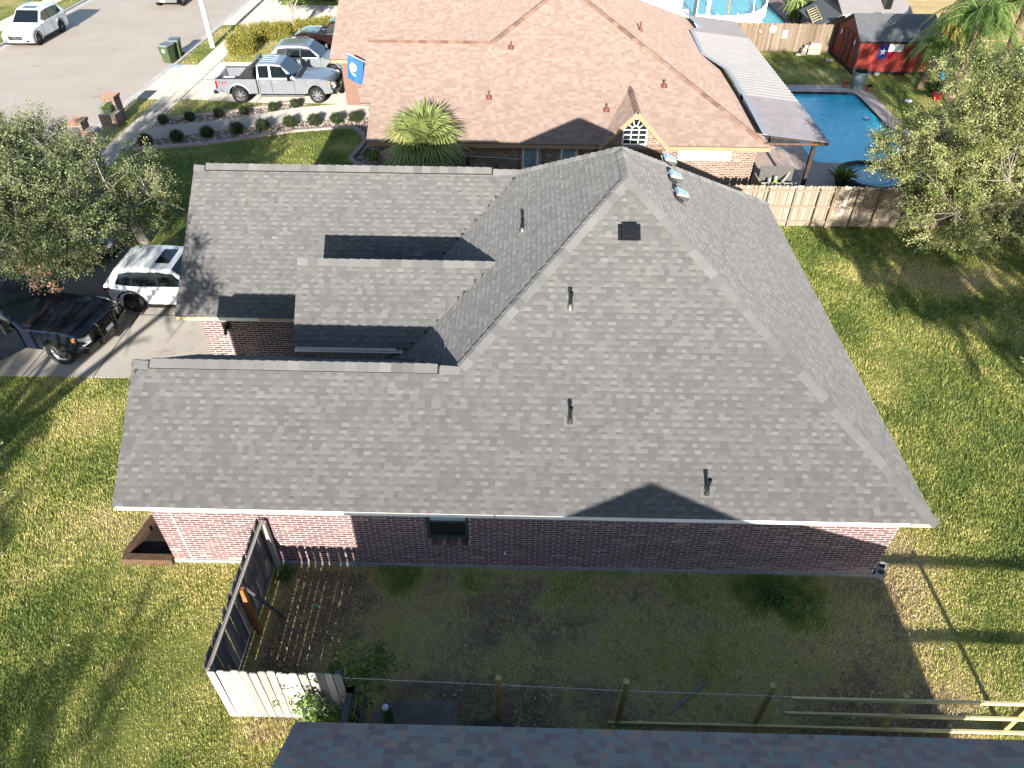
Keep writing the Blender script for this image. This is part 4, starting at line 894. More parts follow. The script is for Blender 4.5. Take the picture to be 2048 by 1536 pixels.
# ================================================================== vehicles (x forward, y left)
def arch(xc, zc, r, n=9, z0=.0):
    a0 = math.asin(max(-1, min(1, (z0 - zc) / r)))
    return [(xc + r * math.cos(math.pi - a0 - (math.pi - 2 * a0) * k / n), zc + r * math.sin(math.pi - a0 - (math.pi - 2 * a0) * k / n)) for k in range(n + 1)]
def loft(b, prof, wf, ys=(-1, -.965, -.86, -.5, 0, .5, .86, .965, 1), inset=(.05, .012, 0, 0, 0, 0, 0, .012, .05), L=None, plan=.0, mi=0):
    """profile (x,z) swept across the width with rounded shoulders; wf(x,z) half width; plan rounds the nose and tail"""
    cx_ = sum(p[0] for p in prof) / len(prof); cz_ = sum(p[1] for p in prof) / len(prof); zt = max(p[1] for p in prof); n = len(prof); vs = []
    for yk, ins in zip(ys, inset):
        for (x, z) in prof:
            zz = z - ins * max(0, (z - cz_) / (zt - cz_)) if z > cz_ else z; xx = x - math.copysign(min(ins, abs(x - cx_)), x - cx_) * .6
            if L: e = max(0, (abs(x) - L * .30) / (L * .20)); xx -= math.copysign(plan * e * abs(yk) ** 3, x)
            vs.append((xx, yk * wf(x, z), zz))
    m = len(ys)
    fs = [(i * n + k, i * n + (k + 1) % n, (i + 1) * n + (k + 1) % n, (i + 1) * n + k) for i in range(m - 1) for k in range(n)]
    fs += [tuple(range(n - 1, -1, -1)), tuple(range((m - 1) * n, m * n))]
    b.add(vs, fs, mi=mi); return b
def wheel_meshes(r, w, spokes, rim):
    b = MB(); b.lathe([(r * .66, -w / 2), (r * .93, -w / 2), (r, -w * .34), (r, w * .34), (r * .93, w / 2), (r * .66, w / 2)], 24, axis='y', cap=False); ty = b.mesh('tyre', M['rubber'], True)
    b = MB(); b.lathe([(r * .68, -w * .40), (r * .66, -w * .22), (r * .60, -w * .16)], 24, axis='y', cap=False); b.lathe([(.001, -w * .05), (r * .62, -w * .05)], 20, axis='y', cap=False, mi=1)
    b.lathe([(.001, -w * .37), (r * .17, -w * .36), (r * .19, -w * .1)], 12, axis='y', cap=False)
    for k in range(spokes):
        q = 2 * math.pi * k / spokes; d = Vector((math.cos(q), 0, math.sin(q))); b.bar(d * r * .12 + Vector((0, -w * .28, 0)), d * r * .66 + Vector((0, -w * .27, 0)), r * .13, w * .14, (0, 1, 0))
    return ty, b.mesh('rim', [rim, M['plastic']])
def wheels(t, pos, r, w, spokes, rim, half):
    ty, rm = wheel_meshes(r, w, spokes, rim)
    for x in pos:
        for s in (-1, 1):
            o = inst(ty, 'wheel', t, (x, s * (half - w / 2), r), (0, 0, 0 if s < 0 else math.pi)); inst(rm, 'rim', o)
def panel(t, nm, pts, mat, off=(0, 0, 0)): return MB().poly([tuple(Vector(p) + Vector(off)) for p in pts]).build(nm, mat, t)
def line(t, pts, w=.012, nm='door_seam'):
    b = MB()
    for a, c in zip(pts, pts[1:]): b.bar(a, c, w, w)
    b.build(nm, M['plastic'], t)
def suv(t, paint_m, L=4.6, W=1.85, H=1.68, wb=2.75, r=.36, zb=1.02, zh=1.0, sunroof=True, rim='rim_dark', spokes=10, rear_glass=True, rails=True):
    xf, xr = L * .5 - .9, -(wb - (L * .5 - .9)); z0 = .26; h = W / 2
    prof = [(-L / 2 + .06, .38), (-L / 2, .62), (-L / 2 + .03, .95), (-L / 2 + .14, zb + .02), (-L * .2, zb), (L * .17, zb), (L * .36, zh - .06), (L * .44, zh - .15), (L / 2 - .03, .74), (L / 2, .5), (L / 2 - .05, .34), (L / 2 - .25, z0)]
    prof += [(xf + r + .08, z0)] + arch(xf, r, r + .07, 9, z0)[::-1] + [(xr + r + .08, z0)] + arch(xr, r, r + .07, 9, z0)[::-1] + [(-L / 2 + .3, z0)]
    b = MB(); loft(b, prof, lambda x, z: h * (.97 if z < .35 else 1.0) * (1 - .03 * max(0, (z - .8) / .3)), L=L, plan=.22); b.build('body', paint_m, t, 35)
    # greenhouse
    ga, gb, gc, gd = L * .19, L * .02, -L * .37, -L * .475
    g = [(gd, zb - .02), (gd + .02, zb + .05), (gc, H - .08), (gc + .25, H - .01), (-L * .1, H), (gb, H - .05), (ga, zb - .02)]
    wz = lambda x, z: h * (.965 - .17 * max(0, (z - zb)) / (H - zb))
    b = MB(); loft(b, g, wz, inset=(.045, .014, 0, 0, 0, 0, 0, .014, .045)); b.build('cabin', paint_m, t, 35)
    for s in (-1, 1):
        Q = lambda x, z: (x, s * (wz(x, z) + .004), z)
        panel(t, 'side_window', [Q(*p) for p in ((ga - .27, zb + .05), (gb + .12, H - .22), (-L * .07, H - .16), (-L * .07, zb + .05))], M['carglass'])
        panel(t, 'side_window', [Q(*p) for p in ((-L * .085, zb + .05), (-L * .085, H - .16), (-L * .24, H - .17), (-L * .26, zb + .05))], M['carglass'])
        panel(t, 'side_window', [Q(*p) for p in ((-L * .275, zb + .06), (-L * .255, H - .17), (gc + .16, H - .21), (gc - .02, zb + .12))], M['carglass'])
        panel(t, 'window_surround', [(q[0], s * (wz(q[0], q[1]) + .002), q[1]) for q in ((ga - .22, zb + .035), (gb + .10, H - .19), (-L * .07, H - .135), (-L * .25, H - .145), (gc + .13, H - .185), (gc - .06, zb + .10), (-L * .27, zb + .035))], M['plastic'])
        yb = s * (h + .004)
        for x in (L * .16, -L * .08, -L * .27): line(t, [(x, yb * .995, .36), (x, yb, .7), (x, s * (h * .985), zb - .02)])
        for x in (-L * .03, -L * .21): MB().box(x - .1, x + .1, min(yb, yb + s * .03), max(yb, yb + s * .03), .84, .88).build('door_handle', paint_m, t)
        MB().box(xr + r + .1, xf - r - .1, min(s * (h - .06), s * (h + .006)), max(s * (h - .06), s * (h + .006)), z0 - .02, .37).build('sill_trim', M['plastic'], t)
        for xc in (xf, xr):
            b = MB(); A = arch(xc, r, r + .072, 10, z0); B_ = arch(xc, r, r + .13, 10, z0); y = s * (h + .006)
            for k in range(10): b.quad((A[k][0], y, A[k][1]), (A[k + 1][0], y, A[k + 1][1]), (B_[k + 1][0], y * .995, B_[k + 1][1]), (B_[k][0], y * .995, B_[k][1]))
            b.build('arch_trim', M['plastic'], t)
        mx = L * .15; b = MB(); b.hexa([(mx - .06, s * h * .96, zb + .02), (mx + .1, s * h * .96, zb + .02), (mx + .08, s * (h + .18), zb + .03), (mx - .06, s * (h + .18), zb + .03), (mx - .06, s * h * .96, zb + .1), (mx + .08, s * h * .96, zb + .1), (mx + .06, s * (h + .18), zb + .2), (mx - .06, s * (h + .18), zb + .2)]); b.build('mirror', paint_m, t)
        if rails: MB().tube([(gc + .35, s * wz(0, H) * .93, H + .0), (gc + .45, s * wz(0, H) * .93, H + .05), (gb - .3, s * wz(0, H) * .93, H + .05), (gb - .15, s * wz(0, H) * .93, H - .02)], .018, 6).build('roof_rail', M['chrome'], t)
        panel(t, 'headlight', [(L / 2 - .1, s * h * .52, .80), (L / 2 - .17, s * h * .86, .84), (L / 2 - .3, s * h * .965, .9), (L / 2 - .3, s * h * .95, .78), (L / 2 - .15, s * h * .86, .70), (L / 2 - .05, s * h * .55, .70)], M['lamp_clear'], (.04, s * .012, .01))
        panel(t, 'tail_light', [(-L / 2 + .02, s * h * .55, .98), (-L / 2 + .12, s * h * .9, .98), (-L / 2 + .36, s * h * .985, .96), (-L / 2 + .36, s * h * .99, .86), (-L / 2 + .12, s * h * .93, .84), (-L / 2 + .0, s * h * .55, .88)], M['lamp_red'], (-.045, s * .012, 0))
        panel(t, 'fog_lamp', [(L / 2 - .06, s * h * .62, .5), (L / 2 - .2, s * h * .88, .5), (L / 2 - .2, s * h * .88, .40), (L / 2 - .06, s * h * .62, .40)], M['plastic'], (.03, 0, 0))
    P = lambda x, y, z: (x, y, z)
    fx, fz = (gb - ga), (H - .05 - zb + .02); nl = math.hypot(fx, fz); off = (fz / nl * .012, 0, -fx / nl * .012)
    sp = lambda f, e: (ga + fx * f, e * wz(0, zb + (H - zb) * f) * .9, zb - .02 + fz * f)
    panel(t, 'windscreen', [sp(.08, -1), sp(.08, 1), sp(.93, 1), sp(.93, -1)], M['carglass'], off)
    if rear_glass:
        rx, rz = gc - gd, H - .08 - zb - .05; nl = math.hypot(rx, rz); o2 = (-rz / nl * .012, 0, rx / nl * .012); rp = lambda f, e: (gd + .02 + (gc - gd - .02) * f, e * wz(0, zb + (H - zb) * f) * .86, zb + .05 + rz * f)
        panel(t, 'rear_window', [rp(.1, 1), rp(.1, -1), rp(.93, -1), rp(.93, 1)], M['carglass'], o2)
    if sunroof: MB().hexa([(-L * .10, -.42, H - .0), (gb - .1, -.42, H - .012), (gb - .1, .42, H - .012), (-L * .10, .42, H), (-L * .10, -.42, H + .008), (gb - .1, -.42, H - .004), (gb - .1, .42, H - .004), (-L * .10, .42, H + .008)]).build('sunroof', M['carglass'], t)
    MB().box(L / 2 - .03, L / 2 + .012, -h * .46, h * .46, .52, .76).build('grille', M['plastic'], t)
    b = MB()
    for z in (.58, .64, .70): b.box(L / 2 + .012, L / 2 + .02, -h * .42, h * .42, z, z + .02)
    b.box(L / 2 + .012, L / 2 + .026, -.09, .09, .60, .70); b.build('grille_bar', M['chrome'], t)
    MB().box(L / 2 - .1, L / 2 - .005, -h * .8, h * .8, .27, .37).build('lower_bumper', M['plastic'], t); MB().box(-L / 2 + .01, -L / 2 + .1, -h * .8, h * .8, .3, .46).build('lower_bumper', M['plastic'], t)
    MB().box(-L / 2 - .012, -L / 2 + .02, -.16, .16, .66, .78).build('licence_plate', M['flagwhite'], t)
    MB().box(-L / 2 + .4, L / 2 - .4, -h * .8, h * .8, .22, .5).build('underbody', M['plastic'], t)
    wheels(t, (xf, xr), r, .24, spokes, M[rim], h - .01)
def pickup(t, paint_m, L=6.2, W=2.03, H=1.98, wb=4.06, r=.42, zb=1.26, rim='rim', spokes=8, guard=True, bedbox=True, chrome=False, steps=True, open_door=False, roofm=None):
    h = W / 2; xf = L / 2 - .98; xr = xf - wb; z0 = .50; cb = -L * .5 + 2.18        # cab back
    zh = zb + .02
    prof = [(cb, z0), (cb, zb), (L * .14, zb), (L * .38, zh - .02), (L * .465, zh - .10), (L / 2 - .06, zh - .22), (L / 2 - .02, .8), (L / 2, .55), (L / 2 - .3, z0)] + [(xf + r + .1, z0)] + arch(xf, r + .02, r + .10, 9, z0)[::-1]
    b = MB(); loft(b, prof, lambda x, z: h * (.965 if z < .58 else 1.0) * (1 - .025 * max(0, (z - .9) / .4)), inset=(.055, .014, 0, 0, 0, 0, 0, .014, .055), L=L, plan=.13); b.build('body', paint_m, t, 35)
    ga, gb, gd = L * .185, L * .06, cb + .02
    g = [(gd, zb - .03), (gd + .06, H - .09), (gd + .22, H - .01), (L * -.04, H), (gb, H - .05), (ga, zb - .03)]
    wz = lambda x, z: h * (.96 - .145 * max(0, (z - zb)) / (H - zb))
    b = MB(); loft(b, g, wz, inset=(.045, .014, 0, 0, 0, 0, 0, .014, .045)); b.build('cab', paint_m, t, 35)
    xm = (gb + gd) / 2 + .1
    for s in (-1, 1):
        Q = lambda x, z: (x, s * (wz(x, z) + .004), z); y = s * (h + .004)
        if not (open_door and s < 0): panel(t, 'side_window', [Q(*p) for p in ((ga - .30, zb + .03), (ga - .34, zb + .10), (gb + .08, H - .17), (xm + .04, H - .12), (xm + .04, zb + .03))], M['carglass'])
        panel(t, 'side_window', [Q(*p) for p in ((xm - .06, zb + .03), (xm - .06, H - .12), (gd + .15, H - .14), (gd + .13, zb + .03))], M['carglass'])
        for x in (ga - .14, xm, gd + .1): line(t, [(x, y * .99, z0 + .06), (x, y, .9), (x, y * .985, zb)])
        for x in (xm + .22, gd + .34): MB().box(x - .1, x + .1, min(y, y + s * .035), max(y, y + s * .035), 1.06, 1.10).build('door_handle', M['chrome'] if chrome else paint_m, t)
        mx = ga - .3; b = MB(); b.box(mx - .04, mx + .08, min(s * h * .96, s * (h + .12)), max(s * h * .96, s * (h + .12)), zb + .08, zb + .13); b.box(mx - .08, mx + .1, min(s * (h + .08), s * (h + .27)), max(s * (h + .08), s * (h + .27)), zb - .02, zb + .32); b.build('mirror', M['chrome'] if not open_door else M['plastic'], t)
        if steps: MB().box(cb + .1, xf - r - .2, min(s * (h - .1), s * (h + .1)), max(s * (h - .1), s * (h + .1)), .40, .46).build('running_board', M['vent_steel'], t)
        panel(t, 'headlight', [(L / 2 - .05, s * h * .66, zh - .20), (L / 2 - .10, s * h * .9, zh - .2), (L / 2 - .3, s * h * .985, zh - .16), (L / 2 - .3, s * h * .985, zh - .42), (L / 2 - .09, s * h * .9, zh - .50), (L / 2 - .02, s * h * .66, zh - .48)], M['lamp_clear'], (.03, s * .014, 0))
        panel(t, 'indicator', [(L / 2 - .24, s * h * .99, zh - .2), (L / 2 - .36, s * h * .992, zh - .18), (L / 2 - .36, s * h * .992, zh - .32), (L / 2 - .24, s * h * .99, zh - .32)], M['amber'], (.02, s * .016, 0))
    fx, fz = gb - ga, H - .02 - zb; nl = math.hypot(fx, fz); off = (fz / nl * .012, 0, -fx / nl * .012); sp = lambda f, e: (ga + fx * f, e * wz(0, zb + (H - zb) * f) * .91, zb - .03 + fz * f)
    panel(t, 'windscreen', [sp(.1, -1), sp(.1, 1), sp(.94, 1), sp(.94, -1)], M['carglass'], off)
    panel(t, 'rear_window', [(gd + .015, .62, zb + .1), (gd + .015, -.62, zb + .1), (gd + .045, -.58, H - .2), (gd + .045, .58, H - .2)], M['carglass'], (-.02, 0, 0))
    b = MB(); b.box(ga - .04, ga + .22, -h * .8, h * .8, zb + .0, zb + .022); b.build('cowl', M['plastic'], t)
    for s in (-1, 1): line(t, [(ga + .25, s * .42, zh + .004), (L * .46, s * .36, zh - .09)], .014, 'hood_crease')
    b = MB()
    for k in range(4): b.box(gd + .3, gb - .25, -.55 + k * .34, -.50 + k * .34, H - .004, H + .008)
    b.build('roof_rib', roofm or paint_m, t)
    # bed with open top
    x0, x1, zt = -L / 2 + .06, cb - .03, zb - .02
    sp_ = [(x0, .62), (x0 - .02, zt), (x1, zt), (x1, z0 + .02), (xr + r + .12, z0 + .02)] + arch(xr, r + .02, r + .10, 9, z0 + .02)[::-1] + [(x0 + .25, .56)]
    for s in (-1, 1):
        b = MB(); b.prism([(x, s * (h - .005), z) for x, z in sp_][::s], (0, -s * .13, 0)); b.build('bed_side', paint_m, t, 30)
        MB().box(x0, x1, min(s * h * .87, s * h * .985), max(s * h * .87, s * h * .985), zt, zt + .03).build('bed_rail', M['plastic'], t)
        b = MB(); A = arch(xr, r + .02, r + .10, 10, z0); B_ = arch(xr, r + .02, r + .17, 10, z0); y = s * (h + .01)
        for k in range(10): b.quad((A[k][0], y, A[k][1]), (A[k + 1][0], y, A[k + 1][1]), (B_[k + 1][0], y - s * .012, B_[k + 1][1]), (B_[k][0], y - s * .012, B_[k][1]))
        b.build('wheel_lip', paint_m, t)
        MB().box(x0 - .03, x0 + .07, min(s * (h - .17), s * (h + .006)), max(s * (h - .17), s * (h + .006)), .78, 1.16).build('tail_light', M['lamp_red'], t)
    MB().box(x0, x1, -h + .13, h - .13, .72, .76).build('bed_floor', M['plastic'], t); MB().box(x1 - .05, x1, -h + .1, h - .1, .74, zt - .02).build('bed_front', paint_m, t)
    MB().box(x0 - .03, x0 + .05, -h + .17, h - .17, .68, zt - .01).build('tailgate', paint_m, t)
    b = MB(); b.box(x0 - .22, x0 - .02, -h * .97, h * .97, .5, .68); b.build('rear_bumper', M['chrome'], t)
    MB().box(x0 - .235, x0 - .22, -.17, .17, .53, .65).build('licence_plate', M['flagwhite'], t)
    if bedbox:
        b = MB(); b.prism([(x1 - .1, -h + .14, zt + .0), (x1 - .1, -h + .14, zt + .42), (x1 - .25, -h + .14, zt + .42), (x1 - .95, -h + .14, zt + .02)], (0, 2 * h - .28, 0)); b.build('bed_cover', M['plastic'], t)
        b = MB(); b.bar((x1 + .0, -h * .8, H - .02), (x1, h * .8, H - .02), .1, .06)
        for s in (-1, 1): b.bar((x1, s * h * .8, H), (x1 - .2, s * h * .86, zt), .07, .07)
        b.build('headache_rack', M['steel_black'], t)
        MB().box(x0 + .25, x0 + .85, -h + .3, -h + .75, .76, 1.16).build('cargo_sheet', M['flagwhite'], t)
    else: MB().box(x0 + .05, x1 - .05, -h + .13, h - .13, zt - .03, zt + .012).build('bed_cover', M['plastic'], t)
    MB().box(L / 2 - .05, L / 2 + .02, -h * .62, h * .62, .72, zh - .2).build('grille', M['plastic'], t)
    b = MB()
    for k in range(3): b.box(L / 2 + .02, L / 2 + .035, -h * .58, h * .58, .80 + k * .1, .84 + k * .1)
    b.build('grille_bar', M['chrome'] if chrome else M['steel_black'], t)
    MB().box(L / 2 - .2, L / 2 + .06, -h * .95, h * .95, .48, .70).build('front_bumper', M['chrome'] if chrome else M['steel_black'], t)
    if guard:
        b = MB(); gx = L / 2 + .12
        for s in (-1, 1):
            b.tube([(gx, s * .38, .45), (gx + .02, s * .38, zh - .1), (gx - .05, s * .36, zh - .02)], .035, 6); b.tube([(gx, s * .4, .72), (gx - .06, s * h * .94, .72), (gx - .3, s * h * 1.0, .76), (gx - .3, s * h * 1.0, zh - .16), (gx - .06, s * h * .94, zh - .12), (gx + .02, s * .4, zh - .12)], .03, 6); b.tube([(gx - .05, s * h * .72, .72), (gx - .05, s * h * .72, zh - .14)], .02, 6)
        for z in (.7, .9, zh - .1): b.tube([(gx + .02, -.4, z), (gx + .02, .4, z)], .03, 6)
        for y_ in (-.25, -.12, 0, .12, .25): b.tube([(gx + .02, y_, .7), (gx + .02, y_, zh - .1)], .012, 5)
        b.build('grille_guard', M['steel_black'], t)
        MB().box(gx + .05, gx + .06, -.16, .16, .74, .86).build('licence_plate', M['flagwhite'], t)
    MB().box(-L / 2 + .4, L / 2 - .5, -h * .7, h * .7, .38, .66).build('underbody', M['plastic'], t)
    if open_door:
        hx, hy = ga - .16, -h; a = R(62); dr = lambda u, z, o=0: (hx - u * math.cos(a) , hy - u * math.sin(a) - o, z)
        b = MB(); b.prism([dr(0, .56), dr(1.05, .56), dr(1.05, zb), dr(0, zb)], (math.sin(a) * .09, -math.cos(a) * .09, 0)); d_ = b.build('open_door', paint_m, t)
        b = MB(); fr_ = [dr(.02, zb), dr(.42, H - .2), dr(1.0, H - .16), dr(1.05, zb)]
        for p, q in zip(fr_, fr_[1:]): b.bar(p, q, .05, .05)
        b.build('window_frame', M['plastic'], d_)
        MB().poly([dr(.06, zb, .01), dr(.43, H - .22, .01), dr(.97, H - .18, .01), dr(1.02, zb, .01)]).build('door_glass', M['carglass'], d_)
        MB().poly([(hx - .02, hy - .006, .6), (hx - 1.05, hy - .006, .6), (hx - 1.05, hy - .006, zb), (hx - .02, hy - .006, zb)]).build('door_opening', M['plastic'], t); MB().poly([(ga - .36, -wz(0, zb) - .005, zb), (gb + .1, -wz(0, H) - .012, H - .18), (xm + .06, -wz(0, H) - .012, H - .14), (xm + .06, -wz(0, zb) - .005, zb)]).build('door_opening', M['plastic'], t)
    wheels(t, (xf, xr), r, .28, spokes, M[rim], h + .01)
def veh(name, label, x, y, rz, cat='car', z=.024, group=None): return thing(name, label, cat, (x, y, z), rz, group)

tk = veh('pickup_truck', 'silver crew cab pickup truck with black bed rack on the driveway', -13.2, 38.85, R(2), 'truck'); pickup(tk, M['silver'], rim='rim')
tx = bpy.data.curves.new('FX4', 'FONT'); tx.body = 'FX4'; tx.size = .26; tx.extrude = .003
to = bpy.data.objects.new('fx', tx); col.objects.link(to); dg = bpy.context.evaluated_depsgraph_get(); tm = bpy.data.meshes.new_from_object(to.evaluated_get(dg)); bpy.data.objects.remove(to)
tm.materials.clear(); tm.materials.append(M['lamp_red']); inst(tm, 'bed_lettering', tk, (-2.9, -1.022, .98), (R(90), 0, 0))
sv = veh('parked_suv', 'silver SUV behind the silver pickup, mostly hidden', -12.5, 43.0, R(1)); suv(sv, M['silver'], 4.7, 1.88, 1.66, 2.8, rim='rim', sunroof=False)
mr = veh('pickup_truck', 'dark maroon pickup truck parked beside the house, cut off by its roof', -11.5, 46.9, R(180), 'truck'); pickup(mr, M['maroon_paint'], 5.8, 2.0, 1.95, 3.7, .4, bedbox=False, guard=False, chrome=True)
ws = veh('parked_suv', 'white SUV with sunroof parked at the far kerb of the street', -32.15, 49.5, R(-90), z=-.118); suv(ws, M['white_paint'], 4.95, 1.93, 1.8, 2.95, .37, 1.1, 1.08, rim='rim_dark', spokes=5)
bt = veh('pickup_truck', 'black pickup truck driving off at the top edge of the street', -26.7, 59.8, R(90), 'truck', z=-.118); pickup(bt, M['black_paint'], 5.8, 2.0, 1.95, 3.7, .4, bedbox=False, guard=False, chrome=True)
cx = veh('parked_suv', 'white SUV with dark sunroof parked against the garage', -11.32, 19.72, R(0)); suv(cx, M['white_paint'], 4.5, 1.84, 1.62, 2.7, .37, .98, .98, rim='rim_dark', spokes=10, rails=False)
bk_ = veh('pickup_truck', 'black pickup truck with grille guard and its passenger door open', -15.55, 17.35, R(-7), 'truck'); pickup(bk_, M['black_paint'], 5.9, 2.03, 1.95, 3.68, .42, 1.22, rim='rim', spokes=6, bedbox=False, open_door=True, steps=False)
nc_ = veh('parked_car', 'dark blue car parked behind the leafy branches of the street-side tree', -16.9, 22.3, R(2)); suv(nc_, M['navy_paint'], 4.6, 1.82, 1.5, 2.75, .34, .95, .92, sunroof=False, rails=False)
# ================================================================== foreground house (its far slope shows at the bottom)
f_ = .665; FY, FXL, FXR, FZ = 4.77, -3.42, 8.28, 2.45; fs = math.sqrt(1 + f_ * f_)
FA = 5.5; FAP = (FXR - FA, FY - FA, FZ + f_ * FA); FWY = 1.07; FWZ = FZ + f_ * (FY - FWY); flx = lambda z: FAP[0] - (FAP[2] - z) / f_
fh = thing('brick_house', 'house with weathered slate-coloured shingles at the bottom edge of the photo', 'house')
dk = MB()
for P in ([(FXL, FY, FZ), (FXR, FY, FZ), FAP, (flx(FWZ), FWY, FWZ), (FXL, FWY, FWZ)], [(FXR, FY, FZ), (FXR, -8, FZ), (FAP[0], -3, FAP[2]), FAP], [FAP, (FAP[0], -3, FAP[2]), (flx(FZ), -8, FZ), (flx(FZ), FWY - 3.7, FZ), (flx(FWZ), FWY, FWZ)], [(FXL, FWY, FWZ), (flx(FWZ), FWY, FWZ), (flx(FZ), FWY - 3.7, FZ), (FXL, FWY - 3.7, FZ)], [(FXR, -8, FZ), (flx(FZ), -8, FZ), (FAP[0], -3, FAP[2])]): dk.poly([(x, y, z - .012) for x, y, z in P])
fr_ = dk.build('roof', M['deck_dark'], fh)
sh = Shingles(21); sh.face((0, FY, FZ), (-1, 0, 0), (0, -1 / fs, f_ / fs), [(0, (FY - FWY) * fs, -FXR, -FXR + (FY - FWY), -FXL, -FXL), ((FY - FWY) * fs, FA * fs, -FXR + (FY - FWY), -FAP[0], -flx(FWZ), -FAP[0])], exp=.143, wmin=.09, wmax=.22, style='flat'); sh.face((FXR, 0, FZ), (0, 1, 0), (-1 / fs, 0, f_ / fs), [(0, FA * fs, -8, -3, FY, FAP[1])], exp=.143, wmin=.09, wmax=.22, style='flat', thick=.3); sh.face((flx(FWZ), 0, FWZ), (0, 1, 0), (1 / fs, 0, f_ / fs), [(0, (FAP[2] - FWZ) / f_ * fs, -6, -3, FWY, FAP[1])], exp=.143, wmin=.09, wmax=.22, style='flat', thick=.3); sh.emit(fr_, M['shingle_slate'], 300)
fascia('fascia', [((FXL, FY - .03, FZ), (FXR, FY - .03, FZ)), ((FXL + .02, FY, FZ), (FXL + .02, FWY, FWZ))], M['white'], fh, drop=.03)
b = MB(); b.box(FXL + .3, FXR - .4, -8, FY - .42, -.1, FZ - .1); b.build('wall', M['brick'], fh)

# ================================================================== timber fences
def picket(w, h, th=.018, ear=.035):
    b = MB(); pts = [(-w / 2, 0, 0), (w / 2, 0, 0), (w / 2, 0, h - ear), (w / 2 - ear, 0, h), (-w / 2 + ear, 0, h), (-w / 2, 0, h - ear)]; b.prism(pts, (0, th, 0), 0.0); return b
def fence(label, a, c, h, mat, side, tints, rails=(.25, .95, 1.55), posts=None, gap=.006, w=.14, postmat=None, name='wood_fence', railmat=None, railt=.5, lean=.006):
    t = thing(name, label, 'fence', (a[0], a[1], 0)); a = Vector((*a, 0)); c = Vector((*c, 0)); d = c - a; L = d.length; ang = math.atan2(d.y, d.x); t.rotation_euler.z = ang
    n = int(L / (w + gap)); meshes = [picket(w, h + k, ear=.03 + .005 * k).mesh('picket', mat) for k in (0.0, .015, -.02)]
    for k in range(n):
        inst(meshes[k % 3] if random.random() < .8 else meshes[random.randrange(3)], 'picket', t, ((k + .5) * L / n, .045 * side + random.uniform(-.003, .003), random.uniform(-.012, .012)), (random.uniform(-.01, .01), random.gauss(0, lean), 0), tint=tints(k / n))
    for z in rails:
        if z < h: MB().box(0, L, -.02 - (.0 if side > 0 else -.0), .02, z - .045, z + .045, railt).build('rail', railmat or mat, t)
    for x in (posts if posts is not None else np.arange(0, L + .1, 2.4)): MB().box(x - .045, x + .045, -.045 * side - .05, -.045 * side + .04, -.3, h - .08, random.uniform(.25, .5)).build('post', postmat or mat, t)
    return t
rf = random.Random(5)
fence('whitewashed picket fence facing the camera below the side yard', (-5.42, 5.93), (-3.05, 5.93), 1.76, M['oldwood'], -1, lambda u: rf.choice([.92, .95, .9, .97, .88, .7, .62]) , rails=(.3, 1.0, 1.6), posts=(.05, 2.3), gap=.004, name='picket_fence', railt=.3, lean=.012)
sf = fence('weathered grey side fence seen from its inner face, meeting the brick wall', (-5.44, 5.97), (-5.44, 9.25), 1.76, M['oldwood'], 1, lambda u: rf.uniform(.12, .30), rails=(.2, 1.62), posts=(.06,), gap=.008, name='side_fence', railt=.42)
MB().box(.0, 3.25, -.065, -.035, 1.66, 1.70, .8).build('top_board', M['oldwood'], sf)
MB().box(1.60, 1.70, -.13, -.03, 0, 1.62).build('gate_post', M['orangewood'], sf); MB().bar((1.74, -.07, 1.6), (2.05, -.42, .02), .09, .05, t=.1).build('brace', M['oldwood'], sf)
MB().box(3.15, 3.26, -.12, -.03, 0, 1.66, .75).build('end_post', M['oldwood'], sf)
fence('tan timber fence between the back lawn and the pool deck', (6.2, 25.38), (24.5, 25.38), 1.68, M['fencewood'], 1, lambda u: rf.gauss(.72, .14), rails=(.22, .85, 1.5), posts=(), gap=.007, name='back_fence', railt=.55)
bf = bpy.data.objects['back_fence']
for k, x in enumerate((3.05, 4.05, 4.98, 5.55, 6.45, 7.3, 8.4, 9.7, 12.1, 14.5, 16.9)): MB().box(x, x + (.10 if k % 2 else .05), -.09, -.02, 0, 1.62, .25 if k % 2 == 0 else .42).build('post', M['fencewood'], bf)
fence('tall brown fence behind the red shed, with small things hung on it', (12.9, 48.35), (19.3, 48.15), 1.62, M['fencewood'], -1, lambda u: rf.gauss(.42, .1), rails=(.3, 1.4), gap=.004, name='shed_fence', lean=.004)
fence('brown fence behind the shed yard running away to the field', (24.2, 46.5), (24.2, 62), 1.8, M['fencewood'], -1, lambda u: rf.gauss(.5, .1), rails=(.3, 1.5), gap=.02, name='field_fence')

# new fence under construction: posts, rails and a string line
for k, (x, y, h, lab) in enumerate(((-.31, 5.98, 1.62, 'upright new fence post, alone nearest the picket fence'), (1.92, 5.96, 1.62, 'new fence post at the free end of the lowest rail'), (4.52, 5.99, 1.55, 'new fence post left of the free ends of the upper rails'))):
    o = MB().box(-.05, .05, -.045, .045, -.2, h).build('fence_post', M['post'], loc=(x, y, 0)); o.rotation_euler = (random.uniform(-.01, .01), random.uniform(-.01, .01), random.uniform(-.1, .1)); tag(o, lab, 'post', 'posts of the unfinished fence')
nf = thing('rail_fence', 'unfinished fence of three yellow pine rails on two posts', 'fence', (4.9, 5.97, 0))
for z, x0, nm in ((1.22, 0.0, 'rail'), (.63, .02, 'rail'), (.06, -3.15, 'rail')):
    for (p, q, dz) in ((x0, 3.35, 0), (3.36, 7.5, .008)):
        MB().hexa([(p, -.07, z - .045 + dz), (q, -.07, z - .04 - dz), (q, -.03, z - .04 - dz), (p, -.03, z - .045 + dz), (p, -.07, z + .045 + dz), (q, -.07, z + .05 - dz), (q, -.03, z + .05 - dz), (p, -.03, z + .045 + dz)]).build(nm, M['rail'], nf)
for x in (2.03, 4.3, 6.6): MB().box(x - .05, x + .05, -.02, .07, -.2, 1.28).build('post', M['post'], nf)
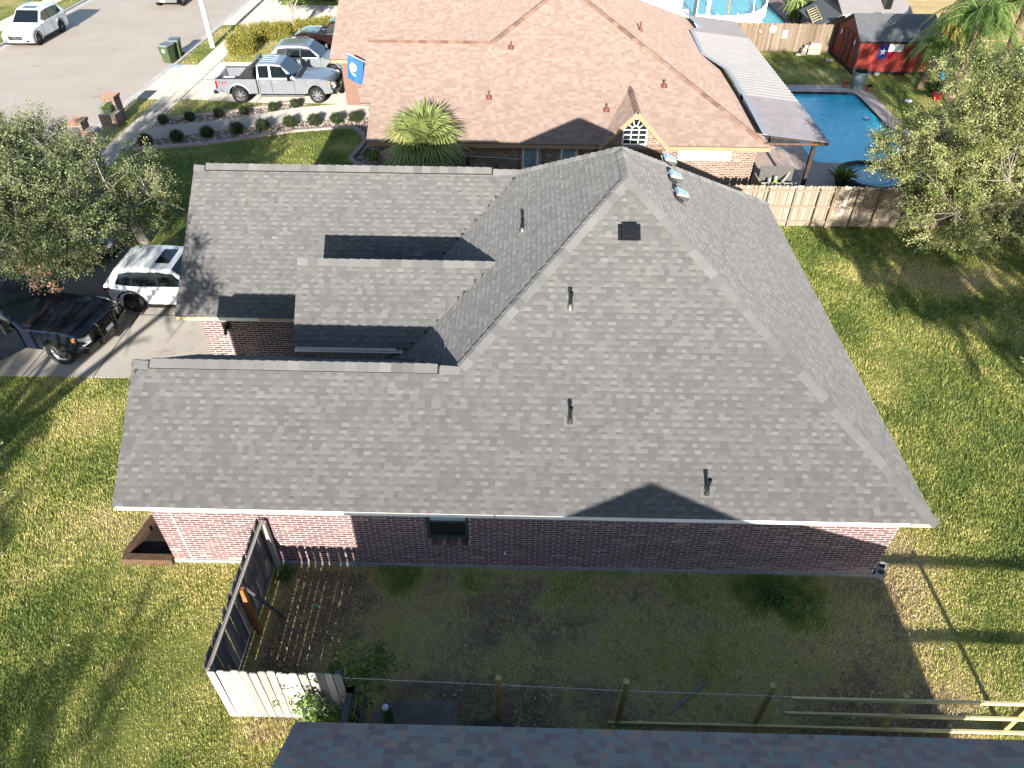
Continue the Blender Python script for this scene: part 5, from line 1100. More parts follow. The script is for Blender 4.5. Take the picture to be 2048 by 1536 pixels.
sg = MB().tube([(-3.1, 5.93, 1.56), (-.31, 5.93, 1.44), (1.9, 5.92, 1.36), (4.5, 5.92, 1.30), (4.95, 5.92, 1.28)], .0045, 4).build('string_line', M['string']); tag(sg, 'white string stretched between the new fence posts', 'string')
# leftovers by the fence line
cl = thing('wire_mesh', 'crumpled chain link mesh lying behind the picket fence end', 'wire mesh', (-1.9, 5.75, 0)); b = MB()
for k in range(-26, 27):
    for sg_ in (-1, 1):
        p = []
        for j in range(9):
            u = k * .045 + sg_ * (j - 4) * .1; v = (j - 4) * .12
            if abs(u) < .85: p.append((u, v, .12 + .10 * math.sin(3 * u + v * 2) + .05 * math.cos(7 * v)))
        if len(p) > 1: b.tube(p, .007, 3, cap=False)
b.build('mesh_wire', M['galv'], cl, kind='stuff')
gb_ = thing('metal_gate_frame', 'dark steel gate frame leaning by the vine', 'gate', (-2.95, 5.55, 0))
MB().box(-.06, .06, -.55, .35, 1.2, 1.28).build('top_bar', M['frame_dark'], gb_); MB().box(-.06, .06, .25, .35, 0, 1.28).build('upright', M['frame_dark'], gb_); MB().box(.2, .26, -.55, .35, .9, .96).build('lower_bar', M['frame_dark'], gb_); MB().box(-.12, .16, -.5, -.2, 1.0, 1.1).build('hinge_plate', M['galv'], gb_)
o = MB().lathe([(.10, 0), (.10, .7), (.06, .8), (.05, .82), (.001, .83)], 12).build('gate_bollard', M['green_bin'], loc=(-2.35, 5.75, 0), smooth=True); tag(o, 'short green bollard with pale top beside the gate frame', 'bollard'); MB().lathe([(.055, .81), (.06, .86), (.03, .9), (.001, .91)], 10).build('cap', M['flagwhite'], o, True)
o = MB().bar((-.42, -.32, .03), (.42, .32, .06), .035, .035).build('metal_pipe', M['galv'], loc=(3.35, 6.45, 0)); tag(o, 'short grey pipe lying on the bare soil', 'pipe')
for (x, y, a, l, lab) in ((-.75, 5.7, .1, 1.1, 'old brown plank lying behind the first new post'), (-.4, 5.85, -.12, .8, 'short old plank lying crossways by the first new post')):
    o = MB().box(-l / 2, l / 2, -.05, .05, .01, .035, .15).build('old_plank', M['oldwood'], loc=(x, y, 0)); o.rotation_euler.z = a; tag(o, lab, 'plank')
b = MB(); b.add([(-.16, 0, 0), (-.05, -.1, .1), (.06, 0, .22), (.18, .05, .05), (.02, .12, .06), (-.1, .1, .12)], [(0, 1, 2, 5), (1, 3, 4, 2), (5, 2, 4), (0, 5, 4)]); o = b.build('crumpled_paper', M['paper'], loc=(.22, 5.32, .05)); tag(o, 'crumpled white paper lying behind the foreground eave', 'paper')
o = MB().add([(-.05, 0, 0), (.05, -.03, .02), (.04, .04, .03), (-.02, .05, .04)], [(0, 1, 2, 3)]).build('paper_scrap', M['paper'], loc=(1.15, 5.75, .03)); tag(o, 'tiny white scrap on the soil near the second post', 'paper')
# bed of timbers at the house corner, cinder block, sprinkler caps
tb = thing('timber_planter', 'brown railway-sleeper planting bed at the brick corner', 'planter', (-8.3, 9.9, 0))
for a, c_ in (((-.62, -.62), (.52, -.62)), ((-.58, -.52), (-.42, .2)), ((-.44, .22), (-.30, .8)), ((-.28, .9), (.5, .9))): MB().bar((*a, .1), (*c_, .1), .17, .2).build('sleeper', M['brownwood'], tb)
MB().poly([(-.55, -.55, .06), (.52, -.55, .06), (.52, .9, .06), (-.3, .9, .06)]).build('soil', M['soil'], tb)
cb_ = thing('cinder_block', 'grey hollow cinder block at the far brick corner', 'block', (8.12, 9.42, 0), R(-28))
b = MB()
for (x0, x1, y0, y1) in ((-.1, .1, -.2, -.165), (-.1, .1, .165, .2), (-.1, -.065, -.165, .165), (.065, .1, -.165, .165), (-.065, .065, -.02, .02)): b.box(x0, x1, y0, y1, 0, .19)
b.build('shell', M['block'], cb_)
for (x, y, lab) in ((-8.95, 9.45, 'small teal sprinkler cap in the lawn by the timber bed'), (-4.35, 8.25, 'small teal sprinkler cap in the worn soil behind the side fence')):
    o = MB().lathe([(.05, 0), (.05, .05), (.03, .07), (.001, .07)], 8).build('sprinkler_cap', M['teal'], loc=(x, y, 0)); tag(o, lab, 'cap')
# ================================================================== street things
for (x, y, rz, lab) in ((-21.65, 44.75, R(-12), 'green wheelie bin with white round sticker, front one at the kerb'), (-21.55, 45.75, R(8), 'green wheelie bin standing behind the front bin at the kerb')):
    t = thing('wheelie_bin', lab, 'bin', (x, y, -.115), rz, 'bins at the kerb')
    b = MB(); b.hexa([(-.24, -.26, .06), (.24, -.26, .06), (.24, .26, .06), (-.24, .26, .06), (-.31, -.36, 1.0), (.31, -.36, 1.0), (.31, .36, 1.0), (-.31, .36, 1.0)]); b.build('body', M['green_bin'], t)
    MB().box(-.33, .33, -.38, .38, .96, 1.01).build('rim', M['green_bin'], t)
    b = MB(); b.hexa([(-.33, -.40, 1.01), (.33, -.40, 1.01), (.33, .40, 1.01), (-.33, .40, 1.01), (-.30, -.33, 1.07), (.30, -.33, 1.07), (.30, .36, 1.10), (-.30, .36, 1.10)]); l = b.build('lid', M['bin_lid'], t)
    b = MB()
    for k in range(3): b.box(-.2 + k * .17, -.14 + k * .17, -.34, .3, 1.08, 1.115)
    b.build('lid_rib', M['bin_lid'], l)
    for s in (-1, 1): MB().lathe([(.12, -.03), (.12, .03)], 14, axis='x', c=(s * .3, .30, .12)).build('wheel', M['rubber'], t)
    MB().tube([(-.2, .42, .95), (.2, .42, .95)], .018, 6).build('handle', M['plastic'], t)
    if y < 45: MB().lathe([(.10, 0), (.001, 0)], 16, axis='y', c=(0, -.345, .75), cap=False).build('sticker', M['flagwhite'], t)
lp = thing('street_light', 'white tapered street light pole beside the sidewalk', 'street light', (-20.0, 47.55, 0))
MB().lathe([(.17, 0), (.15, .1), (.14, 2), (.115, 5), (.09, 8)], 14).build('pole', M['pole_white'], lp, True); MB().tube([(0, 0, 7.9), (-.4, 0, 8.3), (-1.6, 0, 8.45)], .05, 8).build('arm', M['pole_white'], lp); MB().box(-2.2, -1.5, -.14, .14, 8.36, 8.48).build('lamp_head', M['vent_steel'], lp)
for (x, y, h, lab) in ((-20.6, 35.3, 1.15, 'brick mailbox pillar with a stepped planter, farther one'), (-20.65, 32.05, 1.15, 'brick mailbox pillar nearest the leafy tree')):
    t = thing('mailbox_pillar', lab, 'mailbox', (x, y, 0), group='brick mailbox pillars at the kerb')
    bb = Bricks(int(y)); far_ = y > 34
    c0 = MB().box(-.3, .3, -.3, .3, 0, h).build('pillar', M['mortar_tan'], t); c1 = MB().box(-.34, .34, -.36, .36, h, h + .12).build('cap', M['brick_tan'], t)
    bb.wall((-.3, -.3, 0), (1, 0, 0), (0, -1, 0), .6, .02, h); bb.wall((.3, -.3, 0), (0, 1, 0), (1, 0, 0), .6, .02, h)
    if far_:
        MB().box(-.35, .45, -1.0, -.3, 0, .62).build('planter_box', M['mortar_tan'], t); bb.wall((-.35, -1.0, 0), (1, 0, 0), (0, -1, 0), .8, .02, .62); bb.wall((.45, -1.0, 0), (0, 1, 0), (1, 0, 0), .7, .02, .62); MB().lathe([(.2, .6), (.26, .85), (.22, .85), (.18, .75)], 12, c=(0, -.62, 0)).build('flower_pot', M['frame_dark'], t)
    else:
        MB().box(.3, .75, -.3, .3, 0, .85).build('side_step', M['mortar_tan'], t); bb.wall((.3, -.3, 0), (1, 0, 0), (0, -1, 0), .45, .02, .85)
    bb.emit(c0, M['brick_tan'], 0)
    MB().box(-.16, .16, -.345, -.31, h - .42, h - .15).build('letter_door', M['frame_dark'], t)
# ================================================================== around the pool and the red shed
sp = thing('round_spa', 'round spa with pale blue water behind the timber fence', 'spa', (14.95, 29.3, 0)); MB().lathe([(1.45, 0), (1.45, .42), (1.25, .42), (1.22, .2)], 32, cap=False).build('surround', M['darkwood'], sp, True); MB().lathe([(1.24, .34), (.001, .34)], 32, cap=False).build('water', M['spa'], sp); MB().lathe([(.8, .36), (.76, .36)], 28, cap=False).build('step_ring', M['blueplastic'], sp)
for k in range(14):
    q = R(k * 25.7); MB().bar((1.32 * math.cos(q), 1.32 * math.sin(q), .43), (1.32 * math.cos(q + .40), 1.32 * math.sin(q + .40), .43), .2, .04).build('rim_board', M['darkwood'], sp)
en = thing('wood_enclosure', 'grey wooden equipment enclosure against the brick corner', 'enclosure', (9.75, 26.55, 0)); be = MB()
for k in range(9): MB().box(-.55 + k * .145, -.415 + k * .145, -.5, -.47, 0, 1.42, rf.uniform(.5, .75)).build('board', M['oldwood'], en)
MB().box(-.6, .78, -.56, -.42, 1.42, 1.48, .7).build('top_rail', M['oldwood'], en); MB().box(-.6, -.52, -.5, .6, 0, 1.4, .35).build('side_panel', M['fencewood'], en); MB().box(-.55, .75, .1, .14, 1.2, 1.9, .2).build('shelf_back', M['oldwood'], en); MB().bar((.2, -.4, 1.4), (.75, .3, 1.75), .06, .06, t=.6).build('brace', M['oldwood'], en)
o = thing('spray_bottle', 'lime green bottle standing in the wooden enclosure', 'bottle', (9.75, 26.3, 1.0)); MB().lathe([(.09, 0), (.09, .42), (.04, .52), (.035, .58)], 10).build('body', M['lime'], o, True); MB().lathe([(.04, .58), (.04, .64), (.001, .65)], 8).build('cap', M['flagwhite'], o)
o = thing('jug', 'pale jug beside the lime green bottle', 'jug', (9.52, 26.3, 1.0)); MB().lathe([(.1, 0), (.1, .36), (.05, .46), (.04, .5)], 10).build('body', M['metal_grey'], o, True); MB().lathe([(.045, .5), (.045, .55), (.001, .56)], 8).build('cap', M['flagwhite'], o)
o = thing('patio_table', 'round grey patio table under the patio cover', 'table', (10.75, 27.1, 0)); MB().lathe([(.001, .74), (.5, .74), (.52, .71), (.001, .71)], 20, cap=False).build('top', M['galv'], o); MB().lathe([(.06, 0), (.06, .72)], 8).build('leg', M['steel_black'], o); MB().lathe([(.28, 0), (.25, .04), (.001, .05)], 14).build('foot', M['steel_black'], o)
o = thing('dark_cabinet', 'dark wooden cabinet between the enclosure and the patio post', 'cabinet', (10.85, 26.2, 0)); MB().box(-.3, .3, -.3, .3, 0, 1.1).build('carcass', M['darkwood'], o); MB().box(-.33, .33, -.33, .33, 1.1, 1.14).build('top', M['plastic'], o); MB().box(-.27, .27, -.32, -.30, .5, .54).build('door_rail', M['oldwood'], o)
for (x, y, s, lab) in ((17.6, 37.2, .1, 'small round white float in the pool'),):
    o = thing('pool_float', lab, 'float', (x, y, -.12)); MB().lathe([(.05, -.05), (.16, 0), (.17, .06), (.1, .1), (.001, .1)], 14).build('dome', M['flagwhite'], o, True); MB().lathe([(.175, .01), (.175, .04)], 14).build('band', M['blueplastic'], o)
def potplant(x, y, r, h, lab, mat, leaf, nl=60, ls=.35):
    t = thing('potted_plant', lab, 'plant', (x, y, .03)); MB().lathe([(r * .7, 0), (r, h * .9), (r * 1.1, h * .92), (r * 1.1, h), (r * .92, h), (r * .88, h * .8)], 16).build('pot', mat, t, True); b = MB()
    for k in range(nl):
        a = random.uniform(0, 6.28); e = random.uniform(.3, 1.2); l = random.uniform(.5, 1) * ls; d = Vector((math.cos(a) * math.cos(e), math.sin(a) * math.cos(e), math.sin(e))); p = Vector((random.uniform(-r, r) * .5, random.uniform(-r, r) * .5, h * .85)); sd = Vector((-math.sin(a), math.cos(a), 0)) * .03
        b.add([p - sd * .3, p + d * l * .6 - sd, p + d * l + Vector((0, 0, -.05)), p + d * l * .6 + sd], [(0, 1, 2, 3)], random.random())
    b.build('foliage', leaf, t)
potplant(18.45, 41.3, .42, .95, 'tall glazed grey-green pot with a small shrub at the pool corner', M['pot'], M['shrubleaf'], 80, .5)
potplant(17.85, 41.5, .16, .25, 'small terracotta pot with orange leaves beside the glazed pot', M['terracotta'], M['deadleaf'], 40, .35); potplant(19.0, 41.0, .18, .25, 'small dark pot plant on the yard side of the glazed pot', M['terracotta'], M['shrubleaf'], 40, .25)
potplant(13.55, 29.0, .3, .4, 'dark pot with bright leafy plant beside the round spa', M['steel_black'], M['limeleaf'], 120, .8)
o = thing('sandals', 'pair of pale sandals left on the pool deck', 'sandals', (13.35, 30.0, .03), .6)
for s in (-1, 1): MB().lathe([(.001, 0), (.05, 0), (.05, .03), (.001, .03)], 8, c=(s * .09, s * .06, 0)).build('sole', M['flagwhite'], o); MB().box(s * .09 - .04, s * .09 + .04, s * .06 + .0, s * .06 + .03, .03, .05).build('strap', M['terracotta'], o)
SX0, SX1, SY0, SY1, SH = 19.05, 23.6, 43.9, 47.7, 1.85
sd_ = thing('garden_shed', 'barn red garden shed with a star flag panel on its long side', 'shed')
for P in ([(SX0, SY0, .12), (SX1, SY0, .12), (SX1, SY0, SH), (SX0, SY0, SH)], [(SX0, SY1, .12), (SX0, SY0, .12), (SX0, SY0, SH), (SX0, (SY0 + SY1) / 2, 2.75), (SX0, SY1, SH)], [(SX1, SY0, .12), (SX1, SY1, .12), (SX1, SY1, SH), (SX1, (SY0 + SY1) / 2, 2.75), (SX1, SY0, SH)], [(SX1, SY1, .12), (SX0, SY1, .12), (SX0, SY1, SH), (SX1, SY1, SH)]): MB().poly(P).build('wall', M['shedred'], sd_)
ym = (SY0 + SY1) / 2
for s, y in ((-1, SY0 - .12), (1, SY1 + .12)):
    b = MB(); b.hexa([(SX0 - .1, y, SH - .07), (SX1 + .1, y, SH - .07), (SX1 + .1, ym, 2.76), (SX0 - .1, ym, 2.76), (SX0 - .1, y, SH - .02), (SX1 + .1, y, SH - .02), (SX1 + .1, ym, 2.82), (SX0 - .1, ym, 2.82)]); b.build('roof', M['shedroof'], sd_)
    MB().bar((SX0 - .02, y, SH - .1), (SX0 - .02, ym, 2.73), .05, .14).build('rake_board', M['shedtrim'], sd_); MB().bar((SX0 - .1, y + .0, SH - .07), (SX1 + .1, y, SH - .07), .03, .1).build('eave_board', M['shedtrim'], sd_)
for (x, y) in ((SX0, SY0), (SX0, SY1), (SX1, SY0)): MB().box(x - .05, x + .05, y - .05, y + .05, 0, SH - .08).build('corner_board', M['shedtrim'], sd_)
b = MB(); b.box(SX0 - .03, SX1 + .03, SY0 - .04, SY0, .06, .16); b.box(SX0 - .04, SX0, SY0, SY1, .06, .16); b.build('base_rail', M['shedtrim'], sd_)
for y0, y1 in ((ym - .75, ym - .02), (ym + .02, ym + .75)):
    d_ = MB().box(SX0 - .025, SX0 - .002, y0, y1, .18, 1.9).build('door', M['shedred'], sd_); b = MB(); zz = (.18, .95, 1.9)
    for z in zz: b.box(SX0 - .04, SX0 - .026, y0, y1, z - (.05 if z > .2 else 0), z + (.05 if z < 1.8 else 0))
    b.box(SX0 - .041, SX0 - .027, y0, y0 + .07, .18, 1.9); b.box(SX0 - .041, SX0 - .027, y1 - .07, y1, .18, 1.9); b.bar((SX0 - .034, y0, .2), (SX0 - .034, y1, .93), .06, .012, (1, 0, 0)); b.bar((SX0 - .034, y1, .97), (SX0 - .034, y0, 1.88), .06, .012, (1, 0, 0)); b.build('door_brace', M['shedtrim'], d_)
for y in (ym - 1.15, ym + 1.15): o = MB().box(SX0 - .03, SX0 - .005, y - .13, y + .13, 1.35, 1.75).build('wall_plaque', M['frame_dark'], sd_); MB().box(SX0 - .036, SX0 - .031, y - .08, y + .08, 1.42, 1.66).build('plaque_face', M['flagwhite'], o)
fx0, fx1, fz0, fz1, fy = 20.22, 21.55, .86, 1.68, SY0 - .012
fp = MB().box(fx0, fx0 + .52, fy - .01, fy, fz0, fz1).build('flag_panel', M['flagblue'], sd_); MB().box(fx0 + .52, fx1, fy - .01, fy, (fz0 + fz1) / 2, fz1).build('white_stripe', M['flagwhite'], fp); MB().box(fx0 + .52, fx1, fy - .01, fy, fz0, (fz0 + fz1) / 2).build('red_stripe', M['flagred'], fp)
st_ = []
for k in range(10): a = R(90 + k * 36); r_ = .2 if k % 2 == 0 else .08; st_.append((fx0 + .26 + r_ * math.cos(a), fy - .016, (fz0 + fz1) / 2 + r_ * math.sin(a)))
MB().poly(st_).build('star', M['flagwhite'], fp)
MB().box(20.3, 20.6, SY0 - .2, SY0 - .02, 0, .15).build('step_block', M['block'], sd_)
sx = thing('stone_pile', 'low pile of pale stone slabs against the brown fence', 'stones', (17.55, 47.75, 0))
for (x, y, w, d, z, h) in ((.35, 0, .8, .5, 0, .3), (.35, .05, .75, .45, .31, .2), (-.25, 0, .3, .35, 0, .32), (-.35, -.3, .25, .2, 0, .2), (-.1, .1, .25, .3, .33, .15), (.4, .08, .6, .4, .52, .12)):
    b = MB(); j = lambda: random.uniform(-.04, .04); b.hexa([(x - w / 2 + j(), y - d / 2 + j(), z), (x + w / 2 + j(), y - d / 2 + j(), z), (x + w / 2 + j(), y + d / 2 + j(), z), (x - w / 2 + j(), y + d / 2 + j(), z), (x - w / 2 + j(), y - d / 2 + j(), z + h + j() * .4), (x + w / 2 + j(), y - d / 2 + j(), z + h), (x + w / 2 + j(), y + d / 2 + j(), z + h), (x - w / 2 + j(), y + d / 2, z + h)], random.random()); b.build('stone', M['stone'], sx)
def rock(x, y, s, lab, mat):
    b = MB(); b.lathe([(s * .6, 0), (s, s * .25), (s * .75, s * .6), (.001, s * .7)], 9); b.v = [(p[0] * random.uniform(.85, 1.15), p[1] * random.uniform(.7, 1.1), p[2]) for p in b.v]; o = b.build('rock', mat, loc=(x, y, 0), smooth=True); tag(o, lab, 'rock'); return o
rock(18.45, 46.2, .26, 'pale blue-grey rock at the shed door', M['stone']); rock(20.6, 39.4, .2, 'small white rock on the lawn beside the pool deck', M['flagwhite']); rock(16.9, 47.3, .22, 'pale rock at the fence end of the stone pile', M['stone'])
for (x, z, kind, lab) in ((14.5, 1.15, 0, 'small pink ornament hung on the brown fence'), (15.25, 1.28, 1, 'round white plate hung on the brown fence'), (16.05, 1.0, 2, 'white rectangular sign hung on the brown fence'), (16.95, 1.2, 3, 'small grey lizard ornament hung on the brown fence')):
    t = thing('wall_ornament', lab, 'ornament', (x, 48.2, z))
    if kind == 1: MB().lathe([(.22, 0), (.20, -.02), (.001, -.02)], 16, axis='y').build('disc', M['flagwhite'], t); MB().lathe([(.12, -.022), (.001, -.023)], 14, axis='y', cap=False).build('centre', M['paper'], t)
    elif kind == 2: MB().box(-.15, .15, -.02, 0, -.22, .22).build('board', M['flagwhite'], t); MB().box(-.1, .1, -.025, -.021, -.14, .14).build('inset', M['paper'], t)
    elif kind == 0: MB().lathe([(.16, 0), (.001, -.03)], 10, axis='y').build('disc', M['redplastic'], t); MB().lathe([(.09, -.03), (.001, -.04)], 8, axis='y', cap=False).build('face', M['flagwhite'], t)
    else: MB().bar((-.22, -.01, -.03), (.22, -.01, .03), .06, .03).build('body', M['galv'], t); MB().bar((.08, -.01, -.1), (.12, -.01, .12), .03, .02, (0, 1, 0)).build('leg', M['galv'], t)
# things under the feather palm
for (x, y, z, mat, lab, nm) in ((22.3, 39.9, 0, 'redplastic', 'red plastic tub under the feather palm', 'plastic_tub'), (23.2, 41.6, .5, 'blueplastic', 'blue plastic bowl under the feather palm', 'plastic_bowl')):
    t = thing(nm, lab, 'tub', (x, y, z)); MB().lathe([(.2, 0), (.3, .3), (.33, .3), (.33, .33), (.28, .33), (.18, .05), (.001, .05)], 16).build('shell', M[mat], t, True); MB().lathe([(.34, .29), (.34, .33)], 16).build('rim', M[mat], t)
# second yard at the top: white picket wall, grey-roofed outbuilding, ladder, white house wall, pergola
wf = thing('white_fence', 'curved white picket fence along the teal pool', 'fence', (0, 0, 0)); PTS = [(11.3, 52.6), (12.6, 52.2), (14.0, 52.4), (15.2, 53.1), (16.2, 54.4), (16.9, 56.2), (17.2, 58.4)]
pk = MB().box(-.05, .05, -.012, .012, 0, 1.0).mesh('picket', M['pole_white'])
for a, c in zip(PTS, PTS[1:]):
    d = math.dist(a, c); n = int(d / .13); ang = math.atan2(c[1] - a[1], c[0] - a[0])
    for k in range(n): inst(pk, 'picket', wf, (a[0] + (c[0] - a[0]) * k / n, a[1] + (c[1] - a[1]) * k / n, .03), (0, 0, ang))
    for z in (.3, .85): MB().bar((*a, z), (*c, z), .03, .07).build('rail', M['pole_white'], wf)
    MB().box(a[0] - .06, a[0] + .06, a[1] - .06, a[1] + .06, 0, 1.15).build('post', M['pole_white'], wf)
ob = thing('outbuilding', 'low outbuilding with grey roof behind the red shed', 'outbuilding', (0, 0, 0))
b = MB(); b.hexa([(19.6, 49.0, 1.9), (24.0, 49.0, 1.9), (24.0, 51.6, 2.9), (19.6, 51.6, 2.9), (19.6, 49.0, 1.98), (24.0, 49.0, 1.98), (24.0, 51.6, 2.98), (19.6, 51.6, 2.98)]); b.build('roof', M['metal_grey'], ob)
b = MB(); b.hexa([(19.6, 51.6, 2.9), (24.0, 51.6, 2.9), (24.0, 55, 1.9), (19.6, 55, 1.9), (19.6, 51.6, 2.98), (24.0, 51.6, 2.98), (24.0, 55, 1.98), (19.6, 55, 1.98)]); b.build('roof', M['metal_grey'], ob); MB().box(19.9, 23.8, 49.2, 54.8, 0, 1.95).build('wall', M['stone'], ob); MB().box(22.3, 22.7, 49.5, 49.9, 2.0, 2.9).build('roof_cowl', M['steel_black'], ob)
ln = thing('lean_to', 'slate-blue lean-to roof beside the outbuilding', 'lean-to', (0, 0, 0)); b = MB(); b.hexa([(18.2, 49.0, 1.2), (19.6, 49.0, 1.9), (19.6, 53, 1.9), (18.2, 53, 1.2), (18.2, 49.0, 1.25), (19.6, 49.0, 1.95), (19.6, 53, 1.95), (18.2, 53, 1.25)]); b.build('roof', M['shedroof'], ln)
for y in (49.2, 52.8): MB().box(18.25, 18.35, y - .05, y + .05, 0, 1.2).build('post', M['darkwood'], ln)
ld = thing('ladder', 'pale wooden ladder lying on the slate-blue lean-to', 'ladder', (18.75, 50.9, 1.56))
for s in (-1, 1): MB().bar((-.35 + s * .24, -1.2, .02 - .18 + s * .12), (-.35 + s * .24 + .3, 1.3, .02 + .0 + s * .12), .06, .05).build('stile', M['rawwood'], ld)
for k in range(6): y = -1.0 + k * .42; x = -.35 + .3 * (y + 1.2) / 2.5; z = .02 - .18 + .18 * (y + 1.2) / 2.5; MB().bar((x - .24, y, z - .12), (x + .24, y, z + .12), .05, .03).build('rung', M['rawwood'], ld)
wb = thing('white_building', 'white rendered wall beyond the brown roof ridge', 'building', (0, 0, 0)); MB().box(5.0, 9.0, 47.0, 52, 0, 3.4).build('wall', M['white'], wb); MB().box(4.9, 9.1, 46.9, 52.1, 3.4, 3.5).build('parapet', M['white'], wb)
pg = thing('pergola', 'white pergola posts and beam beside the teal pool', 'pergola', (0, 0, 0))
for (x, y) in ((10.0, 52.0), (12.0, 52.6), (10.0, 56.5), (12.0, 56.5)): MB().box(x - .12, x + .12, y - .12, y + .12, 0, 2.6).build('post', M['pole_white'], pg)
for x in (10.0, 12.0): MB().box(x - .09, x + .09, 51.7, 57, 2.6, 2.8).build('beam', M['pole_white'], pg)
ch = thing('lounge_chair', 'white lounge chair on the paving by the pergola', 'chair', (11.0, 53.6, 0), .3)
MB().box(-.3, .3, -.8, .4, .3, .36).build('seat', M['pole_white'], ch); MB().hexa([(-.3, .4, .3), (.3, .4, .3), (.3, .46, .3), (-.3, .46, .3), (-.3, .75, .9), (.3, .75, .9), (.3, .8, .9), (-.3, .8, .9)]).build('backrest', M['pole_white'], ch)
for (x, y) in ((-.27, -.75), (.27, -.75), (-.27, .35), (.27, .35)): MB().box(x - .025, x + .025, y - .025, y + .025, 0, .3).build('leg', M['pole_white'], ch)
sl2 = thing('water_slide', 'curved pale pole arching over the teal pool', 'pole', (13.6, 53.2, 0)); MB().tube([(0, 0, 0), (.05, .6, 1.6), (-.1, 2, 2.5), (.1, 4, 2.7)], .07, 8).build('curved_pole', M['cream'], sl2, True); MB().tube([(1.9, .5, 0), (2.2, 2.8, 2.3)], .035, 8).build('straight_pole', M['pole_white'], sl2)
# ================================================================== trees and plants
def leaves(name, C, D, n, mat, parent, spray=.5, size=(.05, .09), asp=.5, jit=.05, subs=6, tint=(.5, .22), up=.5, seed=0, flat=None):
    """leaf quads along little sprays that leave each cluster centre C in direction D"""
    r = np.random.default_rng(seed); m = len(C); C = np.asarray(C); D = np.asarray(D)
    sd = D[:, None, :] + r.normal(0, .75, (m, subs, 3)); sd /= np.linalg.norm(sd, axis=2, keepdims=True)
    k = r.integers(0, subs, (m, n)); dd = np.take_along_axis(sd, k[:, :, None], 1); u = r.uniform(-.25, 1, (m, n, 1)) * spray * r.uniform(.7, 1.3, (m, 1, 1))
    P = (C[:, None, :] + dd * u + r.normal(0, jit, (m, n, 3))).reshape(-1, 3); N = len(P)
    a = dd.reshape(-1, 3) + r.normal(0, .8, (N, 3)); a /= np.linalg.norm(a, axis=1, keepdims=True)
    nn = r.normal(0, 1, (N, 3)) + np.array([0, 0, up]); b = np.cross(a, nn); b /= np.linalg.norm(b, axis=1, keepdims=True) + 1e-9
    s = r.uniform(size[0], size[1], (N, 1)); w = s * asp / 2
    V = np.stack([P, P + a * s * .55 + b * w, P + a * s, P + a * s * .55 - b * w], 1).reshape(-1, 3)
    ct = np.repeat(r.normal(tint[0], tint[1] * .8, m), n); t = np.clip(ct + r.normal(0, tint[1] * .7, N), 0, .93)
    return np_mesh(name, V, np.arange(N * 4).reshape(-1, 4), np.repeat(t, 4), mat, parent)
def bez(a, c, bend, n=6):
    a = np.array(a, float); c = np.array(c, float); m = (a + c) / 2 + np.array(bend); t = np.linspace(0, 1, n)[:, None]
    return (1 - t) ** 2 * a + 2 * t * (1 - t) * m + t * t * c
def tree(name, label, base_, fork, blobs, leafm, nl=120, limbs=9, r0=.2, seed=1, cat='tree', group=None, size=(.045, .08), spray=.5, bark='bark', tint=(.5, .22), dead=None, subs=6, asp=.5):
    r = np.random.default_rng(seed); t = thing(name, label, cat, (base_[0], base_[1], 0), group=group); B = np.array([base_[0], base_[1], 0.])
    F = np.array(fork, float) - B; tr = MB(); tp = bez((0, 0, -.15), F, (r.normal(0, .1), r.normal(0, .1), 0), 6); tr.tube(tp, list(np.linspace(r0 * 1.25, r0 * .85, 6)), 9)
    tr.build('trunk', M[bark], t, True)
    samp = [F]; rad = [r0 * .8]; lb = MB(); tot = sum(b[6] for b in blobs)
    for k in range(limbs):
        bl = blobs[int(r.choice(len(blobs), p=[b[6] / tot for b in blobs]))]; d = r.normal(0, 1, 3); d /= np.linalg.norm(d); e = np.array(bl[:3]) - B + d * np.array(bl[3:6]) * .62
        P = bez(F - np.array([0, 0, r.uniform(0, .5)]), e, (r.normal(0, .35), r.normal(0, .35), r.uniform(0, .7)), 8); lb.tube(P, list(np.linspace(r0 * .55, r0 * .12, 8)), 6); samp += list(P[2:]); rad += list(np.linspace(r0 * .5, r0 * .12, 6))
        for q in range(6):
            s0 = P[r.integers(3, 7)]; d2 = r.normal(0, 1, 3); e2 = s0 + d2 / np.linalg.norm(d2) * r.uniform(.8, 1.7) + np.array([0, 0, .2]); P2 = bez(s0, e2, r.normal(0, .2, 3), 5); lb.tube(P2, list(np.linspace(r0 * .2, r0 * .06, 5)), 5); samp += list(P2[1:])
    lb.build('limbs', M[bark], t, True)
    S = np.array(samp); C = []; D = []; tw = MB()
    for bl in blobs:
        for k in range(bl[6]):
            d = r.normal(0, 1, 3); d /= np.linalg.norm(d); q = r.uniform(.12, 1) ** .42; p = np.array(bl[:3]) - B + d * np.array(bl[3:6]) * q * r.uniform(.86, 1.08)
            if p[2] < 1.0: continue
            i = int(np.argmin(((S - p) ** 2).sum(1) + r.uniform(0, 1.2, len(S)))); o = p - S[i]; o2 = o / (np.linalg.norm(o) + 1e-6) + d * .6 + np.array([0, 0, .25]); o2 /= np.linalg.norm(o2)
            if r.random() < .55: tw.tube(bez(S[i], p + o2 * .25, r.normal(0, .12, 3), 5), list(np.linspace(r0 * .05 + .004, .005, 5)), 4, cap=False)
            C.append(p); D.append(o2)
    tw.build('twigs', M['twig'], t, kind='stuff')
    leaves('crown', C, D, nl, leafm, t, spray, size, asp, tint=tint, seed=seed, subs=subs)
    if dead:
        c = np.array(dead[:3]) - B; n = dead[4]; leaves('dead_foliage', c + r.normal(0, dead[3], (n, 3)), r.normal(0, 1, (n, 3)), 45, M['deadleaf'], t, .3, (.06, .1), seed=seed + 1)
    return t
